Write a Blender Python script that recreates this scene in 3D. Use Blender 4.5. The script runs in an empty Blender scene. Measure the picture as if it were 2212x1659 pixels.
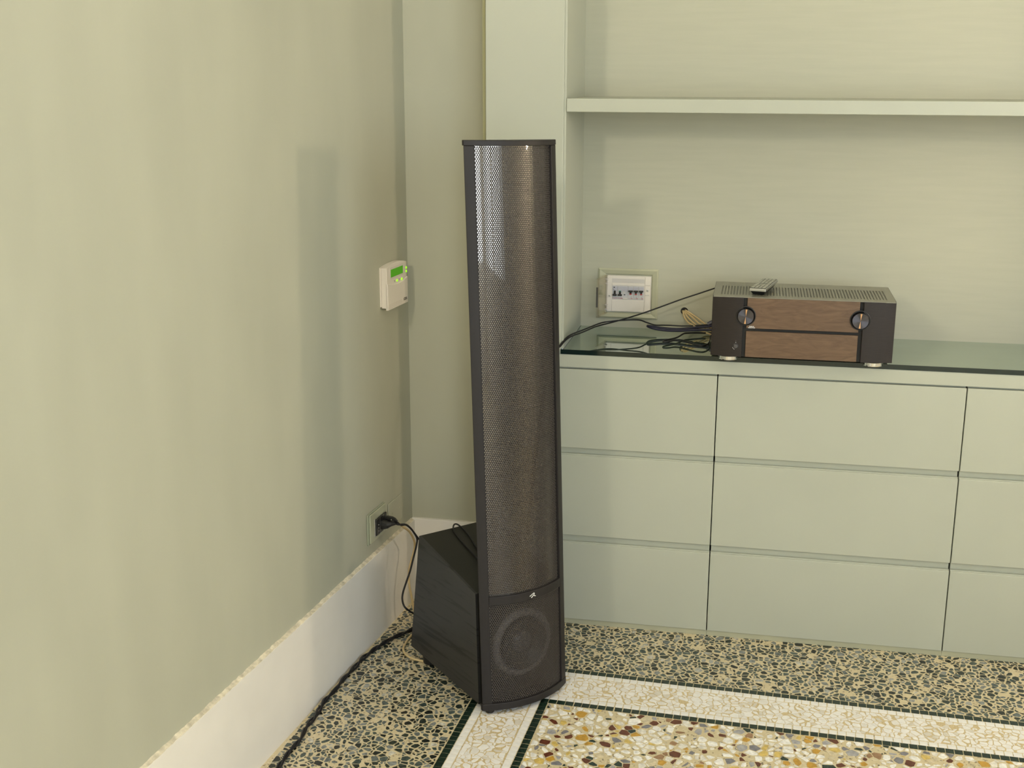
import bpy, bmesh, math, random
from mathutils import Vector, Matrix
random.seed(7)
scene = bpy.context.scene
COL = scene.collection
PI = math.pi
sin, cos = math.sin, math.cos

# ------------------------------------------------------------------ camera
cam_d = bpy.data.cameras.new('camera')
cam_d.sensor_width = 36.0
cam_d.lens = 2622.93 / 2212 * 36.0
cam_d.shift_x = -19.0 / 2212
cam_d.clip_start = 0.02
cam = bpy.data.objects.new('camera', cam_d)
COL.objects.link(cam)
_r = Vector((0.98137722, 0.19205314, 0.00378733))
_u = Vector((-0.05090695, 0.24101822, 0.96918456))
_f = Vector((-0.18522212, 0.95132845, -0.24630663))
_c = Vector((0.92709694, -3.14880193, 1.46409033))
cam.matrix_world = Matrix(((_r.x, _u.x, -_f.x, _c.x), (_r.y, _u.y, -_f.y, _c.y), (_r.z, _u.z, -_f.z, _c.z), (0, 0, 0, 1)))
scene.camera = cam

# light paths: enough bounces for a closed room
try:
    cy = scene.cycles
    cy.max_bounces = 8; cy.diffuse_bounces = 5; cy.glossy_bounces = 4; cy.transmission_bounces = 4; cy.transparent_max_bounces = 12
    cy.caustics_reflective = False; cy.caustics_refractive = False
    cy.adaptive_threshold = 0.02
except Exception:
    pass

# ------------------------------------------------------------------ world, exposure
scene.view_settings.view_transform = 'Standard'
scene.view_settings.look = 'None'
scene.view_settings.gamma = 1.0
scene.view_settings.use_curve_mapping = False
scene.view_settings.exposure = -0.08
world = bpy.data.worlds.new('sky')
scene.world = world
world.use_nodes = True
_bg = world.node_tree.nodes['Background']
_bg.inputs['Color'].default_value = (0.86, 0.93, 1.0, 1)
_bg.inputs['Strength'].default_value = 3.0

# daylight that comes in through the window of the right-hand wall
WIN_Y0, WIN_Y1, WIN_Z0, WIN_Z1, WALL_RX = -4.9, -2.3, 0.72, 2.45, 3.3
L = bpy.data.lights.new('window_daylight', 'AREA')
L.shape = 'RECTANGLE'; L.size = WIN_Y1 - WIN_Y0; L.size_y = WIN_Z1 - WIN_Z0
L.energy = 66.0; L.color = (0.86, 0.93, 1.0)
lo = bpy.data.objects.new('window_daylight', L); COL.objects.link(lo)
lo.location = (WALL_RX + 0.22, (WIN_Y0 + WIN_Y1) / 2, (WIN_Z0 + WIN_Z1) / 2)
lo.rotation_euler = (0, PI / 2, 0)      # shines towards -x
W2_X0, W2_X1, YR = 1.35, 3.15, -5.0
L2 = bpy.data.lights.new('rear_window_daylight', 'AREA')
L2.shape = 'RECTANGLE'; L2.size = W2_X1 - W2_X0; L2.size_y = WIN_Z1 - WIN_Z0
L2.energy = 30.0; L2.color = (0.86, 0.93, 1.0)
lo = bpy.data.objects.new('rear_window_daylight', L2); COL.objects.link(lo)
lo.location = ((W2_X0 + W2_X1) / 2, YR - 0.22, (WIN_Z0 + WIN_Z1) / 2)
lo.rotation_euler = (PI / 2, 0, 0)      # shines towards +y
LAMP_A = 118.0    # radiance of the globe of the lamp by the cabinets
LAMP_B = 155.0    # radiance of the globe of the lamp in the corner behind the camera
LAMP_C = 19.0     # radiance of the ceiling light
WARM = (1.0, 0.82, 0.60)
WARM2 = (1.0, 0.88, 0.68)

# ------------------------------------------------------------------ materials
MATS = {}
def new_mat(name):
    m = bpy.data.materials.new(name); m.use_nodes = True
    nt = m.node_tree
    return m, nt, nt.nodes['Principled BSDF']
def noise_mix(nt, c1, c2, scale, detail=3.0, stretch=(1, 1, 1), rough=0.55, lo=0.35, hi=0.65):
    tc = nt.nodes.new('ShaderNodeTexCoord'); mp = nt.nodes.new('ShaderNodeMapping')
    mp.inputs['Scale'].default_value = stretch
    nt.links.new(tc.outputs['Object'], mp.inputs['Vector'])
    n = nt.nodes.new('ShaderNodeTexNoise'); n.inputs['Scale'].default_value = scale
    n.inputs['Detail'].default_value = detail; n.inputs['Roughness'].default_value = rough
    nt.links.new(mp.outputs['Vector'], n.inputs['Vector'])
    r = nt.nodes.new('ShaderNodeValToRGB')
    r.color_ramp.elements[0].position = lo; r.color_ramp.elements[1].position = hi
    r.color_ramp.elements[0].color = (*c1, 1); r.color_ramp.elements[1].color = (*c2, 1)
    nt.links.new(n.outputs['Fac'], r.inputs['Fac'])
    return r, n, mp
def mat(name, color, rough=0.5, metal=0.0, var=0.0, scale=8.0, stretch=(1, 1, 1), bump=0.0, bscale=60.0, spec=None, ior=None, coat=0.0):
    if name in MATS: return MATS[name]
    m, nt, p = new_mat(name)
    p.inputs['Roughness'].default_value = rough
    p.inputs['Metallic'].default_value = metal
    if spec is not None: p.inputs['Specular IOR Level'].default_value = spec
    if ior is not None: p.inputs['IOR'].default_value = ior
    if coat: p.inputs['Coat Weight'].default_value = coat
    v = max(var, 0.02)
    r, n, mp = noise_mix(nt, [c * (1 - v) for c in color], [min(1, c * (1 + v)) for c in color], scale, stretch=stretch)
    nt.links.new(r.outputs['Color'], p.inputs['Base Color'])
    if bump:
        nb = nt.nodes.new('ShaderNodeTexNoise'); nb.inputs['Scale'].default_value = bscale; nb.inputs['Detail'].default_value = 4
        nt.links.new(mp.outputs['Vector'], nb.inputs['Vector'])
        b = nt.nodes.new('ShaderNodeBump'); b.inputs['Strength'].default_value = bump; b.inputs['Distance'].default_value = 0.002
        nt.links.new(nb.outputs['Fac'], b.inputs['Height']); nt.links.new(b.outputs['Normal'], p.inputs['Normal'])
    MATS[name] = m
    return m
def emit(name, color, strength):
    if name in MATS: return MATS[name]
    m, nt, p = new_mat(name)
    p.inputs['Base Color'].default_value = (*color, 1)
    p.inputs['Emission Color'].default_value = (*color, 1)
    p.inputs['Emission Strength'].default_value = strength
    MATS[name] = m
    return m
def wood_mat(name, c1, c2, scale, stretch, rough=0.4, bump=0.0, distort=3.0, lo=0.42, hi=0.62):
    m, nt, p = new_mat(name)
    tc = nt.nodes.new('ShaderNodeTexCoord'); mp = nt.nodes.new('ShaderNodeMapping')
    mp.inputs['Scale'].default_value = stretch
    nt.links.new(tc.outputs['Object'], mp.inputs['Vector'])
    n = nt.nodes.new('ShaderNodeTexNoise'); n.inputs['Scale'].default_value = scale
    n.inputs['Detail'].default_value = 5; n.inputs['Distortion'].default_value = distort
    nt.links.new(mp.outputs['Vector'], n.inputs['Vector'])
    r = nt.nodes.new('ShaderNodeValToRGB')
    r.color_ramp.elements[0].position = lo; r.color_ramp.elements[1].position = hi
    r.color_ramp.elements[0].color = (*c1, 1); r.color_ramp.elements[1].color = (*c2, 1)
    nt.links.new(n.outputs['Fac'], r.inputs['Fac']); nt.links.new(r.outputs['Color'], p.inputs['Base Color'])
    p.inputs['Roughness'].default_value = rough
    if bump:
        b = nt.nodes.new('ShaderNodeBump'); b.inputs['Strength'].default_value = bump; b.inputs['Distance'].default_value = 0.001
        nt.links.new(n.outputs['Fac'], b.inputs['Height']); nt.links.new(b.outputs['Normal'], p.inputs['Normal'])
    MATS[name] = m
    return m

PLASTER = (0.43, 0.435, 0.345)
LACQ = (0.432, 0.455, 0.385)
M_wall = mat('sage_plaster', PLASTER, 0.6, var=0.05, scale=2.2, stretch=(1.6, 1.6, 0.55), bump=0.12, bscale=35, spec=0.35)
M_lacq = mat('sage_lacquer', LACQ, 0.38, var=0.012, scale=3, bump=0.015, bscale=180, spec=0.4)
M_nicheback = mat('sage_brushed_paint', (0.46, 0.465, 0.37), 0.5, var=0.012, scale=9, stretch=(0.7, 1, 9), bump=0.02, bscale=30, spec=0.4)
M_white = mat('white_wall_paint', (0.78, 0.76, 0.72), 0.6, var=0.02, scale=2)
M_bb = mat('white_baseboard_paint', (0.80, 0.775, 0.725), 0.42, var=0.03, scale=6, bump=0.06, bscale=40)
M_bbtop = mat('chipped_baseboard_edge', (0.60, 0.55, 0.43), 0.7, var=0.22, scale=60, bump=0.3, bscale=200)
M_black = mat('black_satin_metal', (0.015, 0.013, 0.014), 0.5, spec=0.35, var=0.05, scale=200, bump=0.02, bscale=900)
M_mesh = mat('dark_perforated_steel', (0.050, 0.043, 0.040), 0.45, spec=0.4)
M_dark = mat('matt_black', (0.008, 0.008, 0.008), 0.7)
M_rubber = mat('black_rubber', (0.012, 0.012, 0.013), 0.45)
M_cable = mat('black_cable_sheath', (0.010, 0.010, 0.012), 0.4, spec=0.35)
M_blue = mat('navy_cable_sheath', (0.010, 0.010, 0.034), 0.4, spec=0.35)
M_cream = mat('cream_cable_sheath', (0.58, 0.45, 0.24), 0.45, var=0.05)
M_ply = mat('white_plastic', (0.74, 0.69, 0.62), 0.4, var=0.01)
M_breaker = mat('grey_breaker_plastic', (0.60, 0.60, 0.62), 0.4)
M_blk = mat('black_plastic', (0.02, 0.02, 0.02), 0.35)
M_red = mat('red_mark', (0.42, 0.03, 0.03), 0.5)
M_teal = mat('teal_mark', (0.03, 0.25, 0.17), 0.5)
M_chrome = mat('chrome', (0.75, 0.75, 0.76), 0.12, metal=1.0)
M_steel = mat('brushed_dark_steel', (0.25, 0.25, 0.28), 0.25, metal=1.0)
M_alu = mat('satin_aluminium', (0.55, 0.55, 0.55), 0.3, metal=1.0)
M_ink = mat('grey_ink', (0.10, 0.09, 0.08), 0.6)
M_inkw = mat('white_ink', (0.75, 0.75, 0.75), 0.5)
M_oak = wood_mat('black_oak_veneer', (0.010, 0.010, 0.011), (0.028, 0.028, 0.029), 8.0, (0.7, 0.7, 9.0), rough=0.42, bump=0.2, distort=0.9, lo=0.38, hi=0.45)
M_boxtop = mat('black_textured_vinyl', (0.012, 0.012, 0.009), 0.6, var=0.1, scale=300, bump=0.1, bscale=500)
M_brownrefl = wood_mat('brown_reflection_panel', (0.095, 0.054, 0.029), (0.150, 0.090, 0.050), 14.0, (1.0, 1.0, 5.0), rough=0.38, distort=2.0, lo=0.3, hi=0.7)  # brown room reflection on the black front, painted as a wood-grained colour
M_amp = mat('dark_brown_brushed_aluminium', (0.020, 0.015, 0.014), 0.36, metal=0.0, var=0.15, scale=40, stretch=(1, 1, 14), spec=0.35)
M_amptop = mat('grey_top_cover', (0.27, 0.265, 0.215), 0.35, metal=0.4)
M_lamp = mat('lamp_metal', (0.3, 0.28, 0.25), 0.3, metal=1.0)

def glassy(name, tint, refl, rough=0.02, transp=1.0):
    m = bpy.data.materials.new(name); m.use_nodes = True
    nt = m.node_tree; nt.nodes.clear()
    out = nt.nodes.new('ShaderNodeOutputMaterial'); mx = nt.nodes.new('ShaderNodeMixShader')
    t = nt.nodes.new('ShaderNodeBsdfTransparent'); g = nt.nodes.new('ShaderNodeBsdfGlossy')
    t.inputs['Color'].default_value = (*tint, 1)
    g.inputs['Color'].default_value = (1.0, 0.94, 0.88, 1); g.inputs['Roughness'].default_value = rough
    mx.inputs['Fac'].default_value = refl
    nt.links.new(t.outputs[0], mx.inputs[1]); nt.links.new(g.outputs[0], mx.inputs[2]); nt.links.new(mx.outputs[0], out.inputs['Surface'])
    MATS[name] = m
    return m
M_film = glassy('clear_mylar_film', (0.40, 0.37, 0.36), 0.42, 0.03)
M_pane = glassy('window_pane', (0.96, 0.98, 0.97), 0.05)
M_smoke = glassy('clear_smoked_plastic', (0.94, 0.925, 0.90), 0.12, 0.08)

# green counter glass: dark green body under a strongly mirroring polished face
def counter_glass():
    m, nt, p = new_mat('green_counter_glass')
    p.inputs['Base Color'].default_value = (0.10, 0.15, 0.118, 1)
    p.inputs['Roughness'].default_value = 0.02
    g = nt.nodes.new('ShaderNodeBsdfGlossy'); g.inputs['Color'].default_value = (0.78, 0.88, 0.80, 1); g.inputs['Roughness'].default_value = 0.0
    f = nt.nodes.new('ShaderNodeFresnel'); f.inputs['IOR'].default_value = 2.0
    mul = nt.nodes.new('ShaderNodeMath'); mul.operation = 'ADD'; mul.inputs[1].default_value = 0.28
    nt.links.new(f.outputs[0], mul.inputs[0])
    mx = nt.nodes.new('ShaderNodeMixShader')
    nt.links.new(mul.outputs[0], mx.inputs['Fac']); nt.links.new(p.outputs[0], mx.inputs[1]); nt.links.new(g.outputs[0], mx.inputs[2])
    nt.links.new(mx.outputs[0], nt.nodes['Material Output'].inputs['Surface'])
    return m
M_glass = counter_glass()
M_glassedge = mat('dark_green_glass_edge', (0.006, 0.016, 0.015), 0.12, spec=0.6)

# ------------------------------------------------------------------ mesh helpers
WO = {}                                   # world origin of every object (children of a thing share its origin)
def link(name, me, m, parent=None, origin=(0, 0, 0), smooth=False, mats=None):
    o = bpy.data.objects.new(name, me); COL.objects.link(o)
    for mm in (mats or [m]): me.materials.append(mm)
    if smooth:
        for p in me.polygons: p.use_smooth = True
    if parent is not None:
        o.parent = parent; WO[o.name] = WO[parent.name]
    else:
        o.location = origin; WO[o.name] = Vector(origin)
    return o
def mk(name, V, F, m, parent=None, origin=None, smooth=False, mats=None, midx=None):
    V = [Vector(v) for v in V]
    if parent is not None: og = WO[parent.name]
    elif origin is not None: og = Vector(origin)
    else:
        og = Vector((sum(v.x for v in V) / len(V), sum(v.y for v in V) / len(V), min(v.z for v in V)))
    me = bpy.data.meshes.new(name)
    me.from_pydata([v - og for v in V], [], F)
    me.update()
    bm = bmesh.new(); bm.from_mesh(me); bmesh.ops.recalc_face_normals(bm, faces=bm.faces); bm.to_mesh(me); bm.free()
    o = link(name, me, m, parent, og, smooth, mats)
    if midx:
        me.polygons.foreach_set('material_index', midx)
    return o
def thing(name, loc, label, cat, group=None):
    o = bpy.data.objects.new(name, None); COL.objects.link(o)
    o.empty_display_size = 0.05
    o.location = loc; WO[o.name] = Vector(loc)
    tag(o, label, cat, group)
    return o
def tag(o, label, cat, group=None):
    o['label'] = label; o['category'] = cat
    if group: o['group'] = group
    return o
def struct(o):
    o['kind'] = 'structure'; return o
def boxvf(x0, x1, y0, y1, z0, z1, bev=0.0, seg=2):
    bm = bmesh.new()
    bmesh.ops.create_cube(bm, size=1.0)
    for v in bm.verts:
        v.co = Vector(((x0 + x1) / 2 + v.co.x * (x1 - x0), (y0 + y1) / 2 + v.co.y * (y1 - y0), (z0 + z1) / 2 + v.co.z * (z1 - z0)))
    if bev:
        bmesh.ops.bevel(bm, geom=bm.edges[:], offset=bev, segments=seg, affect='EDGES', profile=0.5)
    bm.verts.ensure_lookup_table(); bm.verts.index_update()
    V = [v.co.copy() for v in bm.verts]; F = [[v.index for v in f.verts] for f in bm.faces]
    bm.free()
    return V, F
def joinvf(*parts):
    V, F = [], []
    for v, f in parts:
        k = len(V); V += list(v); F += [[i + k for i in q] for q in f]
    return V, F
def mapvf(vf, fn): return [fn(*v) for v in vf[0]], vf[1]
ID = lambda x, y, z: Vector((x, y, z))
def box(name, b, m, parent=None, bev=0.0, fn=ID, origin=None, seg=2):
    V, F = mapvf(boxvf(*b, bev, seg), fn)
    return mk(name, V, F, m, parent, origin)
def prism(poly, d0, d1, fn):             # poly in (a,b), extruded along the third argument of fn(a,b,d)
    n = len(poly)
    V = [fn(a, b, d0) for a, b in poly] + [fn(a, b, d1) for a, b in poly]
    F = [list(range(n))[::-1], list(range(n, 2 * n))] + [[i, (i + 1) % n, n + (i + 1) % n, n + i] for i in range(n)]
    return V, F
def lathe(prof, fn, seg=32, cap0=True, cap1=True):   # prof: (radius, height); fn(a,b,h)
    V, F = [], []
    for r, h in prof:
        for k in range(seg):
            t = 2 * PI * k / seg
            V.append(fn(r * cos(t), r * sin(t), h))
    for i in range(len(prof) - 1):
        for k in range(seg):
            a, b = i * seg + k, i * seg + (k + 1) % seg
            F.append([a, b, b + seg, a + seg])
    if cap0: F.append(list(range(seg))[::-1])
    if cap1: F.append([(len(prof) - 1) * seg + k for k in range(seg)])
    return V, F
def spline(P, sub=8):
    P = [Vector(p) for p in P]
    Q = [P[0] * 2 - P[1]] + P + [P[-1] * 2 - P[-2]]
    out = []
    for i in range(1, len(Q) - 2):
        p0, p1, p2, p3 = Q[i - 1], Q[i], Q[i + 1], Q[i + 2]
        for k in range(sub):
            t = k / sub
            out.append(0.5 * ((2 * p1) + (p2 - p0) * t + (2 * p0 - 5 * p1 + 4 * p2 - p3) * t * t + (3 * p1 - p0 - 3 * p2 + p3) * t ** 3))
    out.append(P[-1])
    return out
def tubevf(P, r, seg=10, flat=1.0):
    V, F = [], []
    up = Vector((0, 0, 1))
    N = None
    for i, p in enumerate(P):
        d = (P[min(i + 1, len(P) - 1)] - P[max(i - 1, 0)]).normalized()
        if N is None:
            N = d.cross(up)
            if N.length < 1e-3: N = d.cross(Vector((1, 0, 0)))
        N = (N - d * N.dot(d)).normalized(); B = d.cross(N)
        for k in range(seg):
            t = 2 * PI * k / seg
            V.append(p + N * (r * cos(t)) + B * (r * flat * sin(t)))
    for i in range(len(P) - 1):
        for k in range(seg):
            a, b = i * seg + k, i * seg + (k + 1) % seg
            F.append([a, b, b + seg, a + seg])
    F.append(list(range(seg))[::-1]); F.append([(len(P) - 1) * seg + k for k in range(seg)])
    return V, F
def tube(name, P, r, m, parent=None, seg=10, sub=8, flat=1.0):
    V, F = tubevf(spline(P, sub), r, seg, flat)
    return mk(name, V, F, m, parent, smooth=True)
def text(name, s, size, m, fn, parent, bold=0.0):     # fn(a,b) -> world, a along the line, b upwards
    cu = bpy.data.curves.new('lettering', 'FONT'); cu.body = s; cu.size = size; cu.align_x = 'CENTER'; cu.align_y = 'CENTER'; cu.offset = bold
    t = bpy.data.objects.new('lettering', cu); COL.objects.link(t)
    dg = bpy.context.evaluated_depsgraph_get()
    me = t.evaluated_get(dg).to_mesh()
    V = [fn(v.co.x, v.co.y) for v in me.vertices]; F = [list(p.vertices) for p in me.polygons]
    t.evaluated_get(dg).to_mesh_clear()
    bpy.data.objects.remove(t); bpy.data.curves.remove(cu)
    return mk(name, V, F, m, parent)

# ------------------------------------------------------------------ room dimensions
A = 0.09403                      # the left wall stands 5.4 degrees off square
TL = Vector((-sin(A), -cos(A), 0)); NL = Vector((cos(A), -sin(A), 0))
def LW(s, n, z): return TL * s + NL * n + Vector((0, 0, z))          # left wall: s from the corner, n off the wall
Bf = 0.04653                     # the floor pattern is laid 2.7 degrees askew
def FW(p, q, z=0.0): return Vector((p * cos(Bf) + q * sin(Bf), q * cos(Bf) - p * sin(Bf), z))
C0, C1, C2, G = 0.2391, 0.4393, 0.4447, 0.8455
YF, NB = -0.0989, 0.2198
Z1, Z2, Z3, Z4, Z5, Z6, ZG, ZGB, ZS, ZSB = 0.725, 0.5074, 0.4868, 0.261, 0.2385, 0.016, 0.7735, 0.7613, 1.4095, 1.3769
HB, TB = 0.241, 0.0109
CEIL = 3.05
XR = WALL_RX
NX1 = 2.0615                     # right end of the niche, out of the frame

# ------------------------------------------------------------------ floor
def floor_mat():
    m, nt, p = new_mat('terrazzo_matrix')
    tc = nt.nodes.new('ShaderNodeTexCoord')
    def vor(scale):
        v = nt.nodes.new('ShaderNodeTexVoronoi'); v.inputs['Scale'].default_value = scale
        nt.links.new(tc.outputs['Object'], v.inputs['Vector']); return v
    v = vor(240.0)
    r = nt.nodes.new('ShaderNodeValToRGB'); e = r.color_ramp.elements
    e[0].position = 0.0; e[0].color = (0.46, 0.38, 0.23, 1)
    e[1].position = 1.0; e[1].color = (0.60, 0.51, 0.33, 1)
    x = e.new(0.06); x.color = (0.16, 0.13, 0.09, 1)
    x = e.new(0.09); x.color = (0.57, 0.495, 0.32, 1)
    x = e.new(0.82); x.color = (0.60, 0.52, 0.34, 1)
    x = e.new(0.86); x.color = (0.66, 0.60, 0.45, 1)
    sp = nt.nodes.new('ShaderNodeSeparateColor'); nt.links.new(v.outputs['Color'], sp.inputs['Color'])
    nt.links.new(sp.outputs[0], r.inputs['Fac'])
    nt.links.new(r.outputs['Color'], p.inputs['Base Color'])
    p.inputs['Roughness'].default_value = 0.30
    return m
M_floor = floor_mat()
floor = struct(mk('floor', [LW(-0.1, -0.02, 0), LW(5.1, -0.02, 0), (XR + 0.1, YR - 0.1, 0), (XR + 0.1, 0.35, 0), (-0.1, 0.35, 0),
                            LW(-0.1, -0.02, -0.05), LW(5.1, -0.02, -0.05), (XR + 0.1, YR - 0.1, -0.05), (XR + 0.1, 0.35, -0.05), (-0.1, 0.35, -0.05)],
              [[0, 1, 2, 3, 4], [5, 6, 7, 8, 9], [0, 1, 6, 5], [1, 2, 7, 6], [2, 3, 8, 7], [3, 4, 9, 8], [4, 0, 5, 9]], M_floor, origin=(0, 0, 0)))

FL, WB, FT, GW = 0.3301, 0.1642, -0.3344, 0.0193
TOPZ = 0.0007
tile_v = boxvf(-0.5, 0.5, -0.5, 0.5, 0, 1)
M_green = mat('dark_green_marble', (0.010, 0.024, 0.017), 0.22, var=0.6, scale=160)
M_wtile = mat('white_marble', (0.78, 0.78, 0.78), 0.22, var=0.05, scale=60)
_tiles = {}
def tile(kind, p0, p1, q0, q1):
    j = 0.0009
    w, h = p1 - p0 - 2 * j, q1 - q0 - 2 * j
    key = (kind, round(w, 3), round(h, 3))
    if key not in _tiles:
        V, F = boxvf(-w / 2, w / 2, -h / 2, h / 2, 0, TOPZ)
        me = bpy.data.meshes.new(kind); me.from_pydata(V, [], F); me.materials.append(M_green if kind == 'green_tile' else M_wtile)
        _tiles[key] = me
    o = bpy.data.objects.new(kind, _tiles[key]); COL.objects.link(o)
    o.parent = floor; WO[o.name] = WO['floor']
    o.location = FW((p0 + p1) / 2, (q0 + q1) / 2, 0.0)
    o.rotation_euler = (0, 0, -Bf + random.uniform(-0.02, 0.02))
PMAX, QMIN = 1.93, -1.22
def run_p(kind, q0, q1, p0, p1, ph):
    p = p0
    while p < p1:
        w = GW * random.uniform(0.96, 1.08)
        tile(kind, p, p + w, q0, q1); p += w + (0.0012 if random.random() < .15 else 0.0)
def run_q(kind, p0, p1, q0, q1, ph):
    q = q0
    while q > q1:
        w = GW * random.uniform(0.92, 1.04)
        tile(kind, p0, p1, q - w, q); q -= w + (0.001 if random.random() < .2 else 0.0)
run_p('green_tile', FT - GW, FT, FL, PMAX, 0)
run_q('green_tile', FL, FL + GW, FT - GW, QMIN, 0)
run_p('white_tile', FT - 2 * GW, FT - GW, FL + GW, PMAX, 0)
run_q('white_tile', FL + GW, FL + 2 * GW, FT - 2 * GW, QMIN, 0)
run_p('green_tile', FT - WB - GW, FT - WB, FL + WB, PMAX, 0)
run_q('green_tile', FL + WB, FL + WB + GW, FT - WB - GW, QMIN, 0)
run_p('white_tile', FT - WB, FT - WB + GW, FL + WB - GW, PMAX, 0)
run_q('white_tile', FL + WB - GW, FL + WB, FT - WB, QMIN, 0)

DARKS = [mat('chip_dark_%d' % i, c, 0.22, var=0.35, scale=120) for i, c in enumerate([
    (0.012, 0.016, 0.014), (0.022, 0.032, 0.027), (0.042, 0.062, 0.058), (0.072, 0.096, 0.092), (0.115, 0.138, 0.140), (0.20, 0.22, 0.22), (0.34, 0.35, 0.33), (0.50, 0.49, 0.44)])]
WHITES = [mat('chip_white_%d' % i, c, 0.22, var=0.04, scale=80) for i, c in enumerate([(0.80, 0.80, 0.80), (0.74, 0.73, 0.71), (0.66, 0.63, 0.57)])]
MULTI = [mat('chip_mix_%d' % i, c, 0.22, var=0.18, scale=90) for i, c in enumerate([
    (0.80, 0.80, 0.79), (0.72, 0.70, 0.65), (0.60, 0.53, 0.38), (0.115, 0.035, 0.018), (0.30, 0.18, 0.10), (0.50, 0.29, 0.045), (0.60, 0.45, 0.14), (0.19, 0.19, 0.22), (0.36, 0.36, 0.38), (0.020, 0.038, 0.032)])]
def clip(poly, nx, ny, d):               # keep nx*x+ny*y<=d
    out = []
    n = len(poly)
    for i in range(n):
        x0, y0 = poly[i]; x1, y1 = poly[(i + 1) % n]
        a, b = nx * x0 + ny * y0 - d, nx * x1 + ny * y1 - d
        if a <= 0: out.append((x0, y0))
        if (a < 0 < b) or (b < 0 < a):
            t = a / (a - b); out.append((x0 + (x1 - x0) * t, y0 + (y1 - y0) * t))
    return out
def chips(regions, sp, wj, keep, shrink):
    """power-diagram cells inside axis-aligned regions of the floor pattern, each drawn in a little"""
    res = []
    for (a0, a1, b0, b1) in regions:
        nx, ny = max(1, int((a1 - a0) / sp)), max(1, int((b1 - b0) / sp))
        dx, dy = (a1 - a0) / nx, (b1 - b0) / ny
        g = [[(a0 + (i + random.random()) * dx, b0 + (j + random.random()) * dy, random.random() ** 2 * wj * sp * sp) for j in range(ny)] for i in range(nx)]
        for i in range(nx):
            for j in range(ny):
                if random.random() > keep: continue
                x, y, w = g[i][j]
                poly = [(max(a0, x - 2 * sp), max(b0, y - 2 * sp)), (min(a1, x + 2 * sp), max(b0, y - 2 * sp)), (min(a1, x + 2 * sp), min(b1, y + 2 * sp)), (max(a0, x - 2 * sp), min(b1, y + 2 * sp))]
                for ii in range(max(0, i - 2), min(nx, i + 3)):
                    for jj in range(max(0, j - 2), min(ny, j + 3)):
                        if (ii, jj) == (i, j): continue
                        X, Y, W = g[ii][jj]
                        ex, ey = X - x, Y - y
                        d2 = ex * ex + ey * ey
                        poly = clip(poly, ex, ey, ex * x + ey * y + (d2 + w - W) / 2)
                        if len(poly) < 3: break
                    if len(poly) < 3: break
                if len(poly) < 3: continue
                cx = sum(p[0] for p in poly) / len(poly); cy = sum(p[1] for p in poly) / len(poly)
                s0 = random.uniform(*shrink)
                th = random.random() * PI; k = random.uniform(0.42, 0.95) if random.random() < 0.6 else 1.0
                ct, st = cos(th), sin(th)
                q = []
                for (px, py) in poly:
                    u, v = px - cx, py - cy
                    a, b = u * ct + v * st, (-u * st + v * ct) * k
                    rr = s0 * random.uniform(0.9, 1.04)
                    q.append((cx + (a * ct - b * st) * rr, cy + (a * st + b * ct) * rr))
                # drop corners that lie too close together
                qq = [q[0]]
                for p in q[1:]:
                    if math.hypot(p[0] - qq[-1][0], p[1] - qq[-1][1]) > 0.10 * sp: qq.append(p)
                if len(qq) >= 3 and math.hypot(qq[0][0] - qq[-1][0], qq[0][1] - qq[-1][1]) < 0.10 * sp: qq.pop()
                if len(qq) < 3: continue
                ar = abs(sum(qq[t][0] * qq[(t + 1) % len(qq)][1] - qq[(t + 1) % len(qq)][0] * qq[t][1] for t in range(len(qq)))) / 2
                if ar < 0.02 * sp * sp: continue
                res.append((cx, cy, ar, qq))
    return res
def chip_vf(poly, z=TOPZ): return prism(poly, 0.0, z, lambda a, b, d: FW(a, b, d))
def chip_field(name, items, mats, weights):
    V, F, MI = [], [], []
    for cx, cy, ar, poly in items:
        v, f = chip_vf(poly, TOPZ * random.uniform(0.6, 1.0)); k = len(V)
        V += v; F += [[i + k for i in q] for q in f]
        MI += [random.choices(range(len(mats)), weights)[0]] * len(f)
    o = mk(name, V, F, mats[0], floor, mats=mats, midx=MI)
    o['kind'] = 'stuff'
    return o
e = 0.0012
dark = chips([(FL + e, PMAX, FT + e, -0.015), (-0.02, FL - e, QMIN, -0.015)], 0.0118, 1.3, 0.93, (0.64, 0.90))
# keep the dark chips on the room side of the left baseboard
dark = [c for c in dark if all((FW(p[0], p[1]) .dot(NL)) > TB for p in c[3])]
chip_field('dark_chips', dark, DARKS, [13, 20, 23, 19, 13, 7, 3, 2])
white = chips([(FL + 2 * GW + e, PMAX, FT - WB + GW + e, FT - 2 * GW - e), (FL + 2 * GW + e, FL + WB - GW - e, QMIN, FT - WB + GW - e)], 0.0120, 1.1, 0.98, (0.86, 0.98))
_P = [(FL + 2 * GW, FT - 2 * GW), (PMAX, FT - 2 * GW), (PMAX, FT - WB + GW), (FL + WB - GW, FT - WB + GW), (FL + WB - GW, QMIN), (FL + 2 * GW, QMIN)]
mk('border_bed', *prism(_P, -0.0004, 0.00012, lambda a, b, d: FW(a, b, d)), mat('tan_border_matrix', (0.56, 0.46, 0.27), 0.3, var=0.2, scale=300), floor)
chip_field('white_chips', white, WHITES, [70, 22, 8])
mixed = chips([(FL + WB + GW + e, PMAX, QMIN, FT - WB - GW - e)], 0.0145, 1.5, 0.90, (0.66, 0.92))
MW = [50, 14, 8, 6, 3, 5, 4, 5, 5, 5]
in_view = sorted([c for c in mixed if -0.82 < c[1] and c[0] < 1.35], key=lambda c: -c[2] / (c[1] + 2.9))[:300]
sel = set(id(c) for c in in_view)
for c in in_view:
    i = random.choices(range(len(MULTI)), [44, 10, 4, 10, 4, 8, 5, 7, 7, 8])[0]
    v, f = chip_vf(c[3])
    mk('stone_chip', v, f, MULTI[i], floor)
chip_field('coloured_chips', [c for c in mixed if id(c) not in sel], MULTI, MW)

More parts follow.
